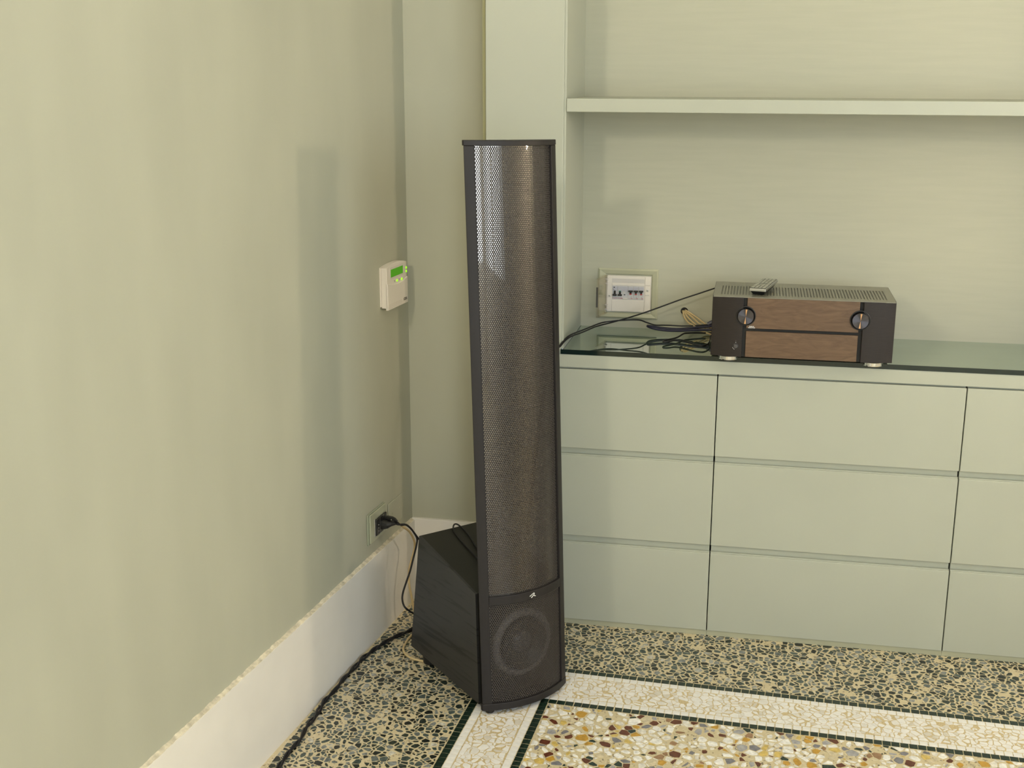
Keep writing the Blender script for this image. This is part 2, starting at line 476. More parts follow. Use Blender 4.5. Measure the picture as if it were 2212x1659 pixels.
# ------------------------------------------------------------------ walls, ceiling, baseboards
WT = 0.12
struct(mk('wall_left', *joinvf(mapvf(boxvf(-0.12, 5.2, -WT, 0, -0.05, CEIL), LW)), M_wall, origin=(0, 0, 0)))
struct(mk('wall_back', *boxvf(-0.10, C0 + 0.02, 0.0, 0.10, -0.05, CEIL), M_wall, origin=(0, 0, 0)))
struct(mk('wall_back_right', *boxvf(NX1 + 0.2, XR, 0.0, 0.10, -0.05, CEIL), M_wall, origin=(NX1 + 0.2, 0, 0)))
struct(mk('wall_rear', *joinvf(boxvf(-0.75, W2_X0, YR - WT, YR, -0.05, CEIL), boxvf(W2_X1, XR + WT, YR - WT, YR, -0.05, CEIL),
    boxvf(W2_X0, W2_X1, YR - WT, YR, -0.05, WIN_Z0), boxvf(W2_X0, W2_X1, YR - WT, YR, WIN_Z1, CEIL)), M_white, origin=(0, YR, 0)))
struct(mk('ceiling', *boxvf(-0.8, XR + WT, YR - WT, 0.4, CEIL, CEIL + 0.1), M_white, origin=(0, 0, CEIL)))
struct(mk('wall_right', *joinvf(
    boxvf(XR, XR + WT, YR, WIN_Y0, -0.05, CEIL), boxvf(XR, XR + WT, WIN_Y1, 0.4, -0.05, CEIL),
    boxvf(XR, XR + WT, WIN_Y0, WIN_Y1, -0.05, WIN_Z0), boxvf(XR, XR + WT, WIN_Y0, WIN_Y1, WIN_Z1, CEIL)), M_white, origin=(XR, 0, 0)))
win = struct(bpy.data.objects.new('window_1', None)); COL.objects.link(win); win.location = (XR, (WIN_Y0 + WIN_Y1) / 2, WIN_Z0); WO['window_1'] = win.location.copy()
xm = XR + 0.06
mk('window_frame', *joinvf(
    boxvf(xm - 0.03, xm + 0.03, WIN_Y0, WIN_Y1, WIN_Z0, WIN_Z0 + 0.05), boxvf(xm - 0.03, xm + 0.03, WIN_Y0, WIN_Y1, WIN_Z1 - 0.05, WIN_Z1),
    boxvf(xm - 0.03, xm + 0.03, WIN_Y0, WIN_Y0 + 0.05, WIN_Z0, WIN_Z1), boxvf(xm - 0.03, xm + 0.03, WIN_Y1 - 0.05, WIN_Y1, WIN_Z0, WIN_Z1),
    boxvf(xm - 0.03, xm + 0.03, (WIN_Y0 + WIN_Y1) / 2 - 0.03, (WIN_Y0 + WIN_Y1) / 2 + 0.03, WIN_Z0, WIN_Z1)), M_bb, win)
for y0, y1 in ((WIN_Y0 + 0.05, (WIN_Y0 + WIN_Y1) / 2 - 0.03), ((WIN_Y0 + WIN_Y1) / 2 + 0.03, WIN_Y1 - 0.05)):
    mk('pane', [(xm, y0, WIN_Z0 + 0.05), (xm, y1, WIN_Z0 + 0.05), (xm, y1, WIN_Z1 - 0.05), (xm, y0, WIN_Z1 - 0.05)], [[0, 1, 2, 3]], M_pane, win)
win2 = struct(bpy.data.objects.new('window_2', None)); COL.objects.link(win2); win2.location = ((W2_X0 + W2_X1) / 2, YR, WIN_Z0); WO['window_2'] = win2.location.copy()
ym = YR - 0.06
mk('window_frame', *joinvf(
    boxvf(W2_X0, W2_X1, ym - 0.03, ym + 0.03, WIN_Z0, WIN_Z0 + 0.05), boxvf(W2_X0, W2_X1, ym - 0.03, ym + 0.03, WIN_Z1 - 0.05, WIN_Z1),
    boxvf(W2_X0, W2_X0 + 0.05, ym - 0.03, ym + 0.03, WIN_Z0, WIN_Z1), boxvf(W2_X1 - 0.05, W2_X1, ym - 0.03, ym + 0.03, WIN_Z0, WIN_Z1)), M_bb, win2)
mk('pane', [(W2_X0 + 0.05, ym, WIN_Z0 + 0.05), (W2_X1 - 0.05, ym, WIN_Z0 + 0.05), (W2_X1 - 0.05, ym, WIN_Z1 - 0.05), (W2_X0 + 0.05, ym, WIN_Z1 - 0.05)], [[0, 1, 2, 3]], M_pane, win2)
bl = struct(mk('baseboard_left', *mapvf(boxvf(TB, 5.0, -0.005, TB, 0.0, HB - 0.004), LW), M_bb, origin=(0, 0, 0)))
# uneven chipped upper edge of the left baseboard
V, F = [], []
NS = 400
for i in range(NS + 1):
    s = TB + (4.2 - TB) * i / NS
    j = random.uniform(-0.0016, 0.0012)
    V += [LW(s, -0.002, HB - 0.004), LW(s, TB + random.uniform(-0.002, 0.0004), HB - 0.0045), LW(s, TB - 0.006 + j, HB - 0.0016 + j * 0.4), LW(s, -0.002, HB + 0.0015 + j)]
for i in range(NS):
    for k in range(4):
        a, b = i * 4 + k, i * 4 + (k + 1) % 4
        F.append([a, b, b + 4, a + 4])
mk('top_edge', V, F, M_bbtop, bl)
struct(mk('baseboard_back', *boxvf(0.0, C0 + 0.004, -TB, 0.006, 0.0, HB, 0.0015), M_bb, origin=(0, 0, 0)))

# ------------------------------------------------------------------ built-in cabinets round the niche
YB = NB + 0.02
tall = thing('tall_cabinet', (C0, YF, 0), 'tall sage lacquered cupboard column between the room corner and the niche', 'cupboard', 'tall cupboards beside the niche')
box('door', (C0 + 0.0015, C1 - 0.0006, YF, YF + 0.020, ZGB + 0.0004, 2.95), M_lacq, tall, 0.0015)
box('side_panel', (C0, C0 + 0.018, YF + 0.0215, 0.22, ZGB + 0.0004, 2.95), M_lacq, tall)
sp_ = box('edge_panel', (C1 - 0.012, C2, YF + 0.0065, NB, ZG + 0.0005, 2.95), M_lacq, tall, 0.0008)
box('shadow_gap', (C0 - 0.0075, C0 - 0.0002, YF + 0.0075, 0.02, HB + 0.001, 2.95), mat('olive_filler', (0.30, 0.29, 0.15), 0.6), tall)
nichewall = struct(mk('wall_niche', *joinvf(boxvf(C2 - 0.01, NX1 + 0.01, NB, YB, 0.0, 2.95)), M_nicheback, origin=(C2, NB, 0)))
# the round cable hole is a rim round a flat black disc
colr = thing('tall_cabinet', (NX1, YF, 0), 'tall sage lacquered cupboard column at the right end of the niche', 'cupboard', 'tall cupboards beside the niche')
box('door', (NX1 + 0.006, NX1 + 0.205, YF, YF + 0.020, 0.02, 2.95), M_lacq, colr, 0.0015)
box('edge_panel', (NX1, NX1 + 0.0055, YF + 0.003, NB, ZG + 0.0005, 2.95), M_lacq, colr)
for k, (z0, z1, lab) in enumerate(((ZSB, ZS, 'thick sage shelf across the niche above the receiver'), (2.16, 2.193, 'highest sage shelf of the niche, above the other one'))):
    tag(box('shelf', (C2 + 0.0010, NX1 - 0.0005, YF + 0.003, NB - 0.0005, z0, z1), M_lacq, None, 0.0012), lab, 'shelf', 'shelves of the niche')
tag(box('cornice_panel', (C0, NX1 + 0.205, YF, 0.1, 2.952, CEIL - 0.001), M_lacq), 'sage panel closing the cupboards to the ceiling', 'panel')

# glass counter
gl = thing('glass_counter', (C2, YF, ZGB), 'long green glass worktop on the drawer units under the niche', 'counter')
gx0, gx1 = C0 + 0.205, NX1 - 0.001
mk('glass_sheet', *boxvf(C2 + 0.0008, gx1, YF + 0.0008, NB - 0.0008, ZGB, ZG), M_glass, gl)
mk('front_edge', *boxvf(C2 - 0.006, gx1, YF - 0.0012, YF + 0.0008, ZGB, ZG), M_glassedge, gl)
mk('left_edge', *boxvf(C2 + 0.0003, C2 + 0.0018, YF + 0.004, NB - 0.0008, ZG - 0.001, ZG + 0.0006), M_glassedge, gl)
tag(box('counter_board', (C0, NX1, YF, NB - 0.0006, Z1 + 0.0015, ZGB - 0.0003), M_lacq, None, 0.001), 'sage lacquered board under the green glass worktop', 'board')

# drawer units: two stacks in view, one beyond the frame
DX = [(C0 + 0.002, G - 0.0012), (G + 0.0012, G + 0.606), (G + 0.6085, NX1 - 0.001)]
LAB = ['sage handleless drawer unit behind the loudspeaker, left of the long vertical gap', 'sage handleless drawer unit under the receiver, right of the long vertical gap', 'sage handleless drawer unit at the right end of the row']
for (x0, x1), lab in zip(DX, LAB):
    d = thing('drawer_unit', ((x0 + x1) / 2, YF, 0), lab, 'drawers', 'drawer units under the worktop')
    box('carcass', (x0 + 0.001, x1 - 0.001, YF + 0.0128, NB - 0.0008, 0.016, Z1), M_lacq, d)
    for (z0, z1) in ((Z2, Z1 - 0.0032), (Z4, Z3), (Z6, Z5)):
        f = box('drawer', (x0, x1, YF, YF + 0.0125, z0, z1), M_lacq, d, 0.0012)
        if z1 < 0.6:
            box('grip_edge', (x0, x1, YF + 0.0040, YF + 0.0125, z1 - 0.0005, z1 + 0.0032), M_lacq, f, 0.0008)
    box('plinth', (x0 - 0.001, x1 + 0.001, YF + 0.004, YF + 0.0125, 0.0, 0.0152), mat('plinth_lacquer', (0.42, 0.42, 0.30), 0.5), d)

# ------------------------------------------------------------------ loudspeaker
TH = 0.8024
SC_, SN_ = Vector((cos(TH), sin(TH), 0)), Vector((sin(TH), -cos(TH), 0))
SO = Vector((0.4335, -0.5432, 0))
SR, SS, SD, SH, SZ = 0.2257, 0.0361, 0.0664, 1.3269, 0.0127
PH = math.radians(32.85); PG = math.radians(27.0)
def SPK(lx, dep, z): return SO + SC_ * lx - SN_ * dep + Vector((0, 0, z))      # upright frame
def lean(z): return SD * (z - SZ) / (SH - SZ)
def ARC(phi, rr, z):                     # the frame stands a hair out of level across its width
    lx = rr * sin(phi)
    return SPK(lx, -(rr * cos(phi) - (SR - SS)) + lean(z), z + z / SH * (0.0008 - 0.020 * lx))
spk = thing('loudspeaker', tuple(SO), 'tall black electrostatic floor loudspeaker with curved perforated panel', 'loudspeaker')
def arcblock(p0, p1, r0, r1, z0, z1, n=24, backflat=None):
    V, F = [], []
    for i in range(n + 1):
        p = p0 + (p1 - p0) * i / n
        if backflat is None: inner = lambda z: ARC(p, r0, z)
        else: inner = lambda z: SPK(SR * sin(p), backflat + lean(z), z + z / SH * (0.0008 - 0.020 * SR * sin(p)))
        V += [inner(z0), ARC(p, r1, z0), ARC(p, r1, z1), inner(z1)]
    for i in range(n):
        for k in range(4):
            a, b = i * 4 + k, i * 4 + (k + 1) % 4
            F.append([a, b, b + 4, a + 4])
    F += [[0, 1, 2, 3], [4 * n + 3, 4 * n + 2, 4 * n + 1, 4 * n]]
    return V, F
def bevelled(name, vf, m, parent, b=0.0012):
    o = mk(name, vf[0], vf[1], m, parent)
    md = o.modifiers.new('edge', 'BEVEL'); md.width = b; md.segments = 2; md.limit_method = 'ANGLE'; md.angle_limit = math.radians(40)
    return o
bevelled('side_stile', arcblock(-PH, -PG, SR - 0.020, SR, 0.0300, 1.3149, 4), M_black, spk)
bevelled('side_stile', arcblock(PG, PH, SR - 0.020, SR, 0.0300, 1.3149, 4), M_black, spk)
bevelled('top_cap', arcblock(-PH, PH, 0, SR + 0.0008, 1.3152, SH, 28, backflat=0.006), M_black, spk)
bevelled('bottom_rail', arcblock(-PH, PH, 0, SR + 0.0008, SZ, 0.0298, 28, backflat=0.008), M_black, spk)
bar = bevelled('cross_bar', arcblock(-PG, PG, SR - 0.012, SR, 0.2735, 0.2945, 24), M_black, spk)
# thin dark lining inside the opening
mk('inner_lining', *joinvf(arcblock(-PG - 0.002, -PG + 0.006, SR - 0.018, SR - 0.0052, 0.030, 1.3149, 2), arcblock(PG - 0.006, PG + 0.002, SR - 0.018, SR - 0.0052, 0.030, 1.3149, 2)), M_dark, spk)
# silver emblem on the cross bar
def EMB(a, b, d): return ARC(math.radians(1.0) + a / SR, SR + 0.0002 + d, 0.2838 + b)
def stroke(pts, w):
    V, F = [], []
    n = len(pts)
    for i, (a, b) in enumerate(pts):
        a0, b0 = pts[max(i - 1, 0)]; a1, b1 = pts[min(i + 1, n - 1)]
        dx, dy = a1 - a0, b1 - b0; l = math.hypot(dx, dy); nx, ny = -dy / l * w, dx / l * w
        for d in (0.0, 0.0012):
            V += [EMB(a + nx, b + ny, d), EMB(a - nx, b - ny, d)]
    for i in range(n - 1):
        k = 4 * i
        F += [[k, k + 1, k + 5, k + 4], [k + 2, k + 3, k + 7, k + 6], [k, k + 2, k + 6, k + 4], [k + 1, k + 3, k + 7, k + 5]]
    k = 4 * (n - 1)
    F += [[0, 1, 3, 2], [k, k + 1, k + 3, k + 2]]
    return V, F
def em(X, Y): return ((X - 1100) / 36.9 / 690, -(Y + 0.25 * (X - 1100) - 580) / 36.9 / 800)
emb = mk('emblem', *joinvf(
    stroke([em(885, 668), em(1010, 560), em(1130, 450), em(1205, 405), em(1232, 425)], 0.00055),
    stroke([em(990, 765), em(1080, 665), em(1165, 560), em(1210, 480), em(1232, 425)], 0.00065),
    stroke([em(1170, 590), em(1240, 575), em(1225, 640), em(1320, 625)], 0.0005)), M_inkw, bar)
emb['label'] = 'small silver zigzag emblem'

def perforated(name, p0, p1, rr, z0, z1, pitch, hole, m, parent, thick=0.0):
    """curved steel sheet with a staggered field of real holes"""
    row = pitch * 0.866
    ncol = int((p1 - p0) * rr / pitch); nrow = int((z1 - z0) / row)
    px = (p1 - p0) / ncol; pz = (z1 - z0) / nrow
    # hexagonal cells: outer corners shared, six-sided hole in each
    V, F, idx = [], [], {}
    def vid(u, z):
        u = min(max(u, p0), p1); z = min(max(z, z0), z1)
        k = (round(u * 4e5), round(z * 4e5))
        if k not in idx:
            idx[k] = len(V); V.append(ARC(u, rr, z))
        return idx[k]
    hr = hole
    for j in range(nrow):
        zc = z0 + (j + 0.5) * pz
        off = 0.5 if j % 2 else 0.0
        for i in range(-1 if j % 2 else 0, ncol + 1):
            uc = p0 + (i + 0.5 + off) * px
            if uc - px / 2 > p1 - 1e-6 or uc + px / 2 < p0 + 1e-6: continue
            full = uc - px * 0.45 > p0 and uc + px * 0.45 < p1
            out = []
            for k in range(6):
                t = PI / 6 + k * PI / 3
                du = (0.5 if abs(cos(t)) > 0.1 else 0.0) * (1 if cos(t) > 0 else -1) * px
                dz = (2 / 3 if abs(cos(t)) < 0.1 else 1 / 3) * (1 if sin(t) > 0 else -1) * pz
                out.append(vid(uc + du, zc + dz))
            if len(set(out)) < 3: continue
            if not full:
                o2 = []
                for q in out:
                    if q not in o2: o2.append(q)
                if len(o2) > 2: F.append(o2)
                continue
            inn = []
            for k in range(6):
                t = PI / 6 + k * PI / 3
                inn.append(len(V)); V.append(ARC(uc + hr * cos(t) / rr, rr, zc + hr * sin(t)))
            for k in range(6):
                a, b = out[k], out[(k + 1) % 6]
                if a != b: F.append([a, b, inn[(k + 1) % 6], inn[k]])
                else: F.append([a, inn[(k + 1) % 6], inn[k]])
            if thick:
                bk = []
                for k in range(6):
                    t = PI / 6 + k * PI / 3
                    bk.append(len(V)); V.append(ARC(uc + hr * cos(t) / rr, rr - thick, zc + hr * sin(t)))
                for k in range(6): F.append([inn[k], inn[(k + 1) % 6], bk[(k + 1) % 6], bk[k]])
    og = WO[parent.name]
    me = bpy.data.meshes.new(name); me.from_pydata([v - og for v in V], [], F); me.update()
    return link(name, me, m, parent)
fs = perforated('front_stator', -PG, PG, SR - 0.006, 0.2945, 1.3150, 0.0049, 0.00190, M_mesh, spk, 0.0010)
rs = perforated('rear_stator', -PG, PG, SR - 0.0125, 0.2945, 1.3150, 0.0049, 0.00190, M_mesh, spk)
V, F = [], []
for i in range(33):
    p = -PG + 2 * PG * i / 32
    V += [ARC(p, SR - 0.0092, 0.2945), ARC(p, SR - 0.0092, 1.3150)]
F = [[2 * i, 2 * i + 2, 2 * i + 3, 2 * i + 1] for i in range(32)]
mk('membrane', V, F, M_film, spk, smooth=True)
M_spar = glassy('clear_spacer', (0.75, 0.74, 0.73), 0.10, 0.1)
for k in range(13):
    z = 0.362 + k * 0.0725
    mk('spacer', *arcblock(-PG, PG, SR - 0.0120, SR - 0.0098, z, z + 0.0035, 16), M_spar, spk)
perforated('woofer_grille', -PG, PG, SR - 0.005, 0.0298, 0.2735, 0.0049, 0.00190, M_mesh, spk, 0.0010)

# bass cabinet
prof = [(0.033, 0.0125), (0.354, 0.033), (0.303, 0.352), (0.045, 0.291)]
def BX(dep, z, lx): return SPK(lx, dep, z)
body = mk('bass_cabinet', *prism(prof, -0.106, 0.106, BX), M_boxtop, spk)
mk('side_panel', *prism(prof, -0.112, -0.106, BX), M_oak, spk)
mk('side_panel', *prism(prof, 0.106, 0.112, BX), M_oak, spk)
mk('neck', *prism([(0.014, 0.016), (0.036, 0.016), (0.060, 0.290), (0.024, 0.291)], -0.098, 0.098, BX), M_dark, spk)
baf = mk('baffle', *prism([(0.012, 0.030), (0.020, 0.030), (0.032, 0.288), (0.024, 0.288)], -0.100, 0.100, BX), mat('baffle_black', (0.010, 0.010, 0.010), 0.6), spk)
def WF(a, b, h): return SPK(a, 0.014 + 0.048 * (b + 0.12) - h, 0.151 + b)
wo = mk('woofer', *lathe([(0.092, 0.000), (0.092, 0.004), (0.084, 0.005)], WF, 40), mat('woofer_rim', (0.020, 0.020, 0.021), 0.4), spk, smooth=False)
mk('surround', *lathe([(0.084, 0.005), (0.082, 0.009), (0.077, 0.0125), (0.071, 0.0128), (0.066, 0.010), (0.063, 0.0055)], WF, 40, False, False), mat('rubber_surround', (0.22, 0.215, 0.22), 0.45), wo, smooth=True)
mk('cone', *lathe([(0.0635, 0.0062), (0.048, -0.0005), (0.030, -0.008), (0.024, -0.010)], lambda a, b, h: WF(a, b, h + 0.0115), 40, False, False), mat('dark_cone', (0.035, 0.035, 0.038), 0.3), wo, smooth=True)
mk('dust_cap', *lathe([(0.030, 0.0035), (0.027, 0.0085), (0.019, 0.0125), (0.010, 0.0148), (0.001, 0.0155)], WF, 32, False, True), mat('dust_cap_black', (0.10, 0.10, 0.115), 0.22), wo, smooth=True)
# feet
def foot(lx, dep, h, r):
    c = SPK(lx, dep, 0)
    V, F = lathe([(r * 0.72, 0.0), (r * 0.9, 0.004), (r, h)], lambda a, b, z: c + Vector((a, b, z)), 16)
    mk('foot', V, F, M_rubber, spk)
for lx in (-0.098, 0.098):
    foot(lx, 0.006, 0.0145, 0.012)
    foot(lx * 0.92, 0.300, 0.031, 0.017)

# ------------------------------------------------------------------ thermostat on the left wall
th = thing('thermostat', tuple(LW(0.123, 0, 0.876)), 'cream wall thermostat with green lit display beside the corner', 'thermostat')
def arch(s0, s1, z0, z1, rise, n=14):
    P = [(s0, z0), (s1, z0)]
    for i in range(n + 1):
        t = i / n; P.append((s1 + (s0 - s1) * t, z1 + rise * (1 - (2 * t - 1) ** 2)))
    return P
def THm(s, z, n): return LW(s, n, z)
mk('back_plate', *prism(arch(0.057, 0.1945, 0.8835, 0.9850, 0.006), 0.0, 0.004, THm), M_ply, th)
bevelled('body', prism(arch(0.0565, 0.1925, 0.8800, 0.9845, 0.0085), 0.004, 0.0195, THm), M_ply, th, 0.001)
lid = [(0.0548, 0.8750), (0.1925, 0.8750)]
for i in range(15):
    t = i / 14; s = 0.1925 + (0.0548 - 0.1925) * t
    lid.append((s, 0.9445 - 0.0085 * (1 - (2 * t - 1) ** 2)))
ld = bevelled('lid', prism(lid, 0.0150, 0.0218, THm), M_ply, th, 0.0012)
for k in range(3):
    box('rib', (0.098, 0.186, 0.0216, 0.0222, 0.8795 + k * 0.0042, 0.8802 + k * 0.0042), mat('cream_shadow', (0.62, 0.57, 0.50), 0.5), ld, fn=LW)
mk('badge', *mapvf(boxvf(0.0605, 0.0895, 0.0214, 0.0221, 0.8805, 0.8935), LW), M_ply, ld)
text('lettering', 'ICSSA', 0.0096, M_ink, lambda a, b: LW(0.0755 - a, 0.0224, 0.8872 + b), ld, 0.0004)
bez = mk('bezel', *mapvf(boxvf(0.0800, 0.1720, 0.0192, 0.0200, 0.9525, 0.9835), LW), mat('cream_bezel', (0.66, 0.61, 0.55), 0.4), th)
scr = mk('display', *mapvf(boxvf(0.0843, 0.1672, 0.0196, 0.0203, 0.9572, 0.9775), LW), emit('lcd_green', (0.045, 0.235, 0.0), 0.55), th)
scr['label'] = 'lit green display'
def btn(s, z, r, strength=1.0):
    V, F = lathe([(r, 0.0), (r, 0.0016), (r * 0.8, 0.0026)], lambda a, b, h: LW(s + a, 0.0192 + h, z + b), 20)
    mk('button', V, F, emit('button_green', (0.34, 0.85, 0.02), 0.75), th)
btn(0.0602, 0.9680, 0.0033); btn(0.0606, 0.9585, 0.0033)
btn(0.1255, 0.9440, 0.0034); btn(0.0930, 0.9428, 0.0034)
for s in (0.142, 0.109):
    text('lettering', '°C', 0.0065, M_ink, lambda a, b, s=s: LW(s - a, 0.0198, 0.9438 + b), th, 0.0002)

# ------------------------------------------------------------------ sockets on the left wall
ot = thing('wall_socket', tuple(LW(0.265, 0, 0.274)), 'green glass framed wall socket with black module and plug above the baseboard', 'socket')
def plate(s0, s1, z0, z1, n0, n1, m, parent, name, bev=0.0015):
    return mk(name, *mapvf(boxvf(s0, s1, n0, n1, z0, z1, bev), LW), m, parent)
plate(0.2085, 0.3215, 0.2745, 0.3590, 0.0005, 0.0045, mat('sage_glass_plate', (0.30, 0.33, 0.25), 0.12, spec=0.6), ot, 'glass_plate')
plate(0.2105, 0.3135, 0.2775, 0.3560, 0.0045, 0.0085, mat('sage_glass_face', (0.40, 0.42, 0.31), 0.15, spec=0.6), ot, 'face_plate')
plate(0.2150, 0.2890, 0.2880, 0.3370, 0.0080, 0.0105, M_alu, ot, 'silver_trim', 0.0008)
md_ = plate(0.2170, 0.2845, 0.2905, 0.3345, 0.0100, 0.0135, M_blk, ot, 'module', 0.0008)
for s in (0.2620, 0.2395):
    plate(s - 0.0004, s + 0.0004, 0.2905, 0.3345, 0.0132, 0.0138, M_alu, md_, 'module_joint', 0)
for k in range(3):
    V, F = lathe([(0.0011, 0), (0.0011, 0.0006)], lambda a, b, h: LW(0.2725 + a, 0.0134 + h, 0.3005 + k * 0.0085 + b), 12)
    mk('socket_hole', V, F, M_inkw, md_)
bp = thing('blank_cover', tuple(LW(0.133, 0, 0.268)), 'blank cover plate painted over in wall colour beside the socket', 'cover plate')
plate(0.0805, 0.1790, 0.2690, 0.3405, 0.0002, 0.0032, M_wall, bp, 'plate', 0.002)
for s in (0.152, 0.102):
    V, F = lathe([(0.0028, 0.0), (0.0024, 0.0008)], lambda a, b, h: LW(s + a, 0.0031 + h, 0.305 + b), 12)
    mk('screw', V, F, mat('painted_screw', (0.36, 0.36, 0.26), 0.4), bp)
# plug: tapered moulded body, cord grip, two cords
pl = thing('power_plug', tuple(LW(0.247, 0.0138, 0.312)), 'black mains plug with two cords in the wall socket', 'plug')
def PLG(n, s, z): return LW(s, n, z)
def loft(secs):       # sections: (n, s, z, half_s, half_z)
    V, F = [], []
    K = 12
    for n, s, z, hs, hz in secs:
        for k in range(K):
            t = 2 * PI * k / K
            c_, s_ = cos(t), sin(t)
            c_ = math.copysign(abs(c_) ** 0.6, c_); s_ = math.copysign(abs(s_) ** 0.6, s_)
            V.append(LW(s + hs * c_, n, z + hz * s_))
    for i in range(len(secs) - 1):
        for k in range(K):
            a, b = i * K + k, i * K + (k + 1) % K
            F.append([a, b, b + K, a + K])
    F += [list(range(K)), [(len(secs) - 1) * K + k for k in range(K)]]
    return V, F
mk('plug_body', *loft([(0.0136, 0.249, 0.3110, 0.0130, 0.0125), (0.020, 0.249, 0.3110, 0.0130, 0.0125), (0.031, 0.249, 0.3120, 0.0120, 0.0100), (0.042, 0.249, 0.3150, 0.0070, 0.0060), (0.054, 0.250, 0.3180, 0.0036, 0.0036)]), M_rubber, pl, smooth=False)
mk('upper_plug', *loft([(0.0136, 0.236, 0.3230, 0.0055, 0.0060), (0.024, 0.238, 0.3260, 0.0065, 0.0055), (0.040, 0.243, 0.3275, 0.0065, 0.0050), (0.050, 0.247, 0.3265, 0.0050, 0.0045), (0.058, 0.252, 0.3240, 0.0035, 0.0035)]), M_blk, pl)
V, F = lathe([(0.0016, 0), (0.0012, 0.0008)], lambda a, b, h: LW(0.2515 + h, 0.041 + a, 0.3275 + b), 10)
mk('screw', V, F, M_chrome, pl)

# ------------------------------------------------------------------ cords beside the loudspeaker
cord = [LW(0.251, 0.053, 0.3185), (0.040, -0.2687, 0.3210), (0.0524, -0.2431, 0.3123), (0.0608, -0.2291, 0.2986), (0.0677, -0.2189, 0.2815), (0.0729, -0.2069, 0.2595), (0.0722, -0.2146, 0.2413), (0.0671, -0.2257, 0.2122), (0.0625, -0.2428, 0.1817), (0.0562, -0.256, 0.1574), (0.0523, -0.2767, 0.1355), (0.0531, -0.2892, 0.1199), (0.0616, -0.3020, 0.1065), (0.0720, -0.3000, 0.0950), (0.0900, -0.2800, 0.0700), (0.1150, -0.2450, 0.0250), (0.1300, -0.2100, 0.0060), (0.16, -0.19, 0.0045)]
tag(tube('mains_cable', cord, 0.0026, M_cable), 'thin black cord hanging in a loop from the plug to the floor behind the loudspeaker', 'cord', 'cords from the plug')
cord2 = [LW(0.253, 0.057, 0.3240), (0.0480, -0.2700, 0.3205), (0.0562, -0.2500, 0.3136), (0.0659, -0.2340, 0.2960), (0.079, -0.2250, 0.2716), (0.0899, -0.2179, 0.2506), (0.0999, -0.2183, 0.2200), (0.115, -0.215, 0.15), (0.13, -0.21, 0.06), (0.15, -0.20, 0.0045), (0.19, -0.19, 0.0045)]
tag(tube('mains_cable', cord2, 0.0024, M_cable), 'black cord from the plug going behind the rear corner of the bass cabinet', 'cord', 'cords from the plug')
cream = [LW(0.212, 0.016, 0.300), (0.0220, -0.2123, 0.3014), (0.0358, -0.2058, 0.2897), (0.0436, -0.1765, 0.2655), (0.0464, -0.1474, 0.2317), (0.0454, -0.1363, 0.2083), (0.0417, -0.1434, 0.1842), (0.0355, -0.156, 0.1528), (0.0347, -0.1642, 0.1275), (0.0389, -0.1736, 0.1045), (0.0437, -0.1755, 0.0818), (0.0500, -0.1740, 0.0400), (0.0600, -0.1800, 0.0100), (0.0702, -0.2409, 0.0046), (0.066, -0.2802, 0.0046), (0.0662, -0.3094, 0.0046), (0.0676, -0.3338, 0.0046), (0.0732, -0.3543, 0.0046), (0.0836, -0.371, 0.0046), (0.1011, -0.3885, 0.0046), (0.1169, -0.3958, 0.0046), (0.1349, -0.3999, 0.0046), (0.1521, -0.4029, 0.0046), (0.1769, -0.3992, 0.0046), (0.23, -0.38, 0.0046)]
tag(tube('cream_cable', cream, 0.0032, M_cream), 'cream cable from the wall socket curling out from under the bass cabinet', 'cable')
TWP = [(0.0992, -0.1808), (0.0751, -0.2122), (0.0573, -0.2391), (0.024, -0.2943), (0.0044, -0.3426), (-0.0106, -0.3942), (-0.0180, -0.4319), (-0.0218, -0.4786), (-0.0286, -0.5355), (-0.0304, -0.5955), (-0.0370, -0.6494), (-0.0334, -0.718), (-0.0362, -0.7718), (-0.0307, -0.8262), (-0.0356, -0.8766), (-0.0356, -0.9376), (-0.0325, -0.9917), (-0.0296, -1.0609), (-0.0281, -1.135), (-0.02, -1.3), (0.0, -1.6)]
path = spline([(x, y, 0.0068) for x, y in TWP], 16)
tw = thing('twisted_cable', tuple(path[0] - Vector((0, 0, 0.0068))), 'twisted black two-strand cable lying along the left baseboard', 'cable')
for ph in (0.0, PI):
    P = []; dist = 0.0
    for i, p in enumerate(path):
        if i: dist += (path[i] - path[i - 1]).length
        d = (path[min(i + 1, len(path) - 1)] - path[max(i - 1, 0)]).normalized()
        s = d.cross(Vector((0, 0, 1))).normalized()
        t = dist / 0.105 * 2 * PI + ph + 0.8 * sin(dist * 9)
        gap = 0.0030 * (1 + 0.35 * sin(dist * 23 + 1.2))
        P.append(p + s * (gap * cos(t)) + Vector((0, 0, 1)) * (0.0030 * sin(t)))
    V, F = tubevf(P, 0.0031, 8)
    mk('strand', V, F, M_cable, tw, smooth=True)
loop = [(0.325, -0.450, 0.319), (0.3047, -0.4362, 0.3235), (0.2812, -0.4052, 0.3322), (0.2537, -0.3638, 0.3436), (0.2323, -0.3414, 0.3515), (0.2172, -0.3321, 0.3580), (0.2093, -0.3343, 0.3590), (0.2084, -0.3453, 0.3545), (0.2168, -0.3646, 0.3495), (0.2377, -0.3914, 0.3416), (0.2619, -0.4182, 0.3332), (0.2917, -0.4505, 0.323), (0.3114, -0.4758, 0.3156)]
tag(tube('looped_cord', loop, 0.0021, M_cable), 'thin black cord looped on top of the bass cabinet', 'cord')

